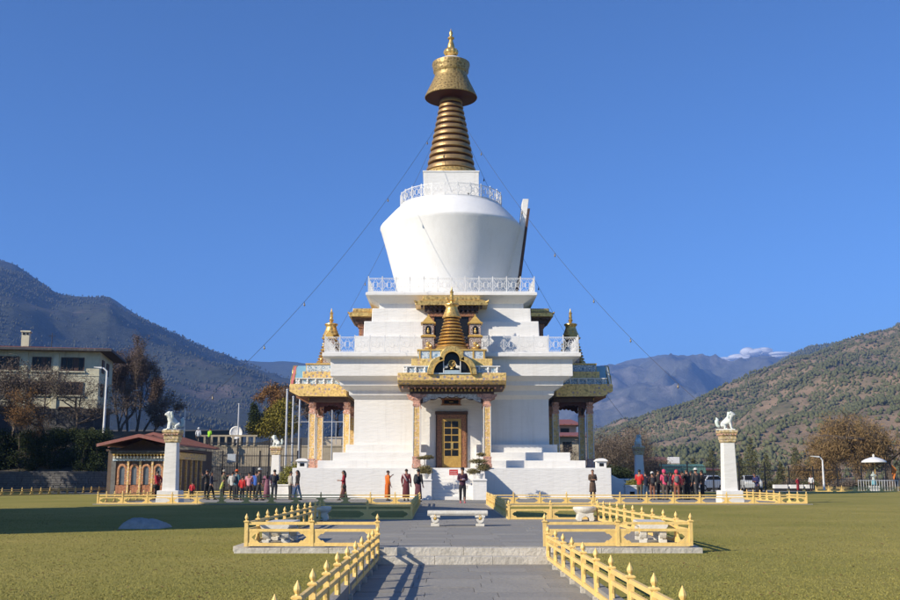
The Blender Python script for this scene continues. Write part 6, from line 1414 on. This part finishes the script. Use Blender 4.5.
# willows
tree((X(858, 125), 125, -.3), 52, Z(413, 125), 'broad golden-brown willow with dark trunk behind the far iron fence', 'willow_tree', 1.35, 5, .42, GOLDL, 17000, .07, .95, asp=3.4, droop=.45, up=.55, nb=4, start=.35)
tree((X(826, 128), 128, -.3), 53, Z(436, 128), 'smaller golden willow left of the broad willow', 'willow_tree', 1.2, 5, .25, GOLDL, 8000, .07, .9, asp=3.2, droop=.42, up=.5, start=.35)
tree((X(893, 124), 124, -.3), 54, Z(412, 124), 'willow with dark leaning trunk at the right frame edge', 'willow_tree', 1.25, 5, .36, GOLDL, 9000, .075, .95, asp=3.2, droop=.42, up=.55, lean=(-.25, 0), start=.4)
for i, px in enumerate((752, 768, 785, 803, 842, 866)):
    bush('roadside_shrub', [((0, 0, .5), (1.3, .8, .6)), ((.9, 0, .7), (.9, .7, .6)), ((-.9, 0, .4), (.8, .7, .5))], (X(px, 118), 118, -.2), 2600, .09, OLIVE if i % 2 else BROWNT, 'low %s shrub behind the far iron fence, %s' % ('olive' if i % 2 else 'brown', ['beside the grey car', 'right of the court fence corner', 'above the first white planter', 'left of the far lamp post', 'left of the parasol', 'below the parasol'][i]), 'shrub', 80 + i)
for i, px in enumerate((694, 712, 741, 752, 767, 781, 797, 812)):
    Y_ = 185 + (i * 37) % 50; h = 5 + (i * 23) % 5
    bush('hill_foot_tree', [((0, 0, h * .3), (h * .22, h * .22, h * .25)), ((0, 0, h * .6), (h * .17, h * .17, h * .22)), ((0, 0, h * .85), (h * .09, h * .09, h * .16))], (X(px, Y_), Y_, -.3), 1600, .17, OLIVE, 'conifer at the foot of the tan hillside, ' + ['left of the right lion column', 'just left of the right lion column', 'just right of the right lion column', 'above the pale grey car', 'above the court fence corner', 'above the first white planter', 'above the second white planter', 'left of the far lamp post'][i], 'tree', 100 + i, 'conifers at the foot of the hillside')

# the hall left of the lawn, out of view, whose shadow crosses the grass and the path
def PT(p, t): return (.834 * t - .552 * p, .552 * t + .834 * p)
hx, hy = PT(38.1, -3.2)
H0 = empty('assembly_hall', (hx, hy, LAWN), 'long whitewashed hall standing beyond the left edge of the lawn', 'building', rz=R(33.5))
b = MB(); b.box(-5.2, 5.2, -10.5, 10.5, 0, 11.0); b.build('wall', WHITE, H0)
b = MB(); b.add([(-6.2, -11.2, 11.0), (6.2, -11.2, 11.0), (6.2, 11.2, 11.0), (-6.2, 11.2, 11.0), (-6.2, -11.2, 11.25), (6.2, -11.2, 11.25), (6.2, 11.2, 11.25), (-6.2, 11.2, 11.25), (0, -6, 12.9), (0, 6, 12.9)], [(0, 3, 2, 1), (0, 1, 5, 4), (1, 2, 6, 5), (2, 3, 7, 6), (3, 0, 4, 7), (4, 5, 8), (5, 6, 9, 8), (6, 7, 9), (7, 4, 8, 9)]); b.build('roof', REDROOF2, H0)
for fl in range(3):
    for i in range(6): b = MB(); y = -7.6 + i * 2.8; b.box(5.2, 5.28, y, y + 1.3, 1.2 + fl * 3.5, 3.0 + fl * 3.5); b.build('window', DARKW, H0)
for i, (p, t, h) in enumerate(((88, 2, 13), (92.5, -1, 15), (97, 1, 16.5), (101, -1, 18), (105.5, 1, 19), (110, -1, 20), (114.5, 1, 20.5), (119, -1, 20))):
    x, y = PT(p, t)
    root = empty('tall_cypress', (x, y, LAWN), 'tall dense cypress beyond the left edge of the view, ' + ['nearest the hall', 'second from the hall', 'third from the hall', 'fourth from the hall', 'fourth from the far end', 'third from the far end', 'second from the far end', 'at the far end'][i], 'tree', 'cypresses beyond the left edge')
    b = MB(); b.tube([(0, 0, 0), (.1, 0, h * .5), (0, .1, h * .95)], [.4, .25, .05], 8); b.build('trunk', BARK, root)
    leaf_cloud('crown', [((0, 0, h * (.12 + .11 * q)), (2.9 - .22 * q + (q % 2) * .4, 2.9 - .22 * q, h * .10)) for q in range(8)], 9000, .26, GREEND, root, 200 + i, .1, kind='stuff')
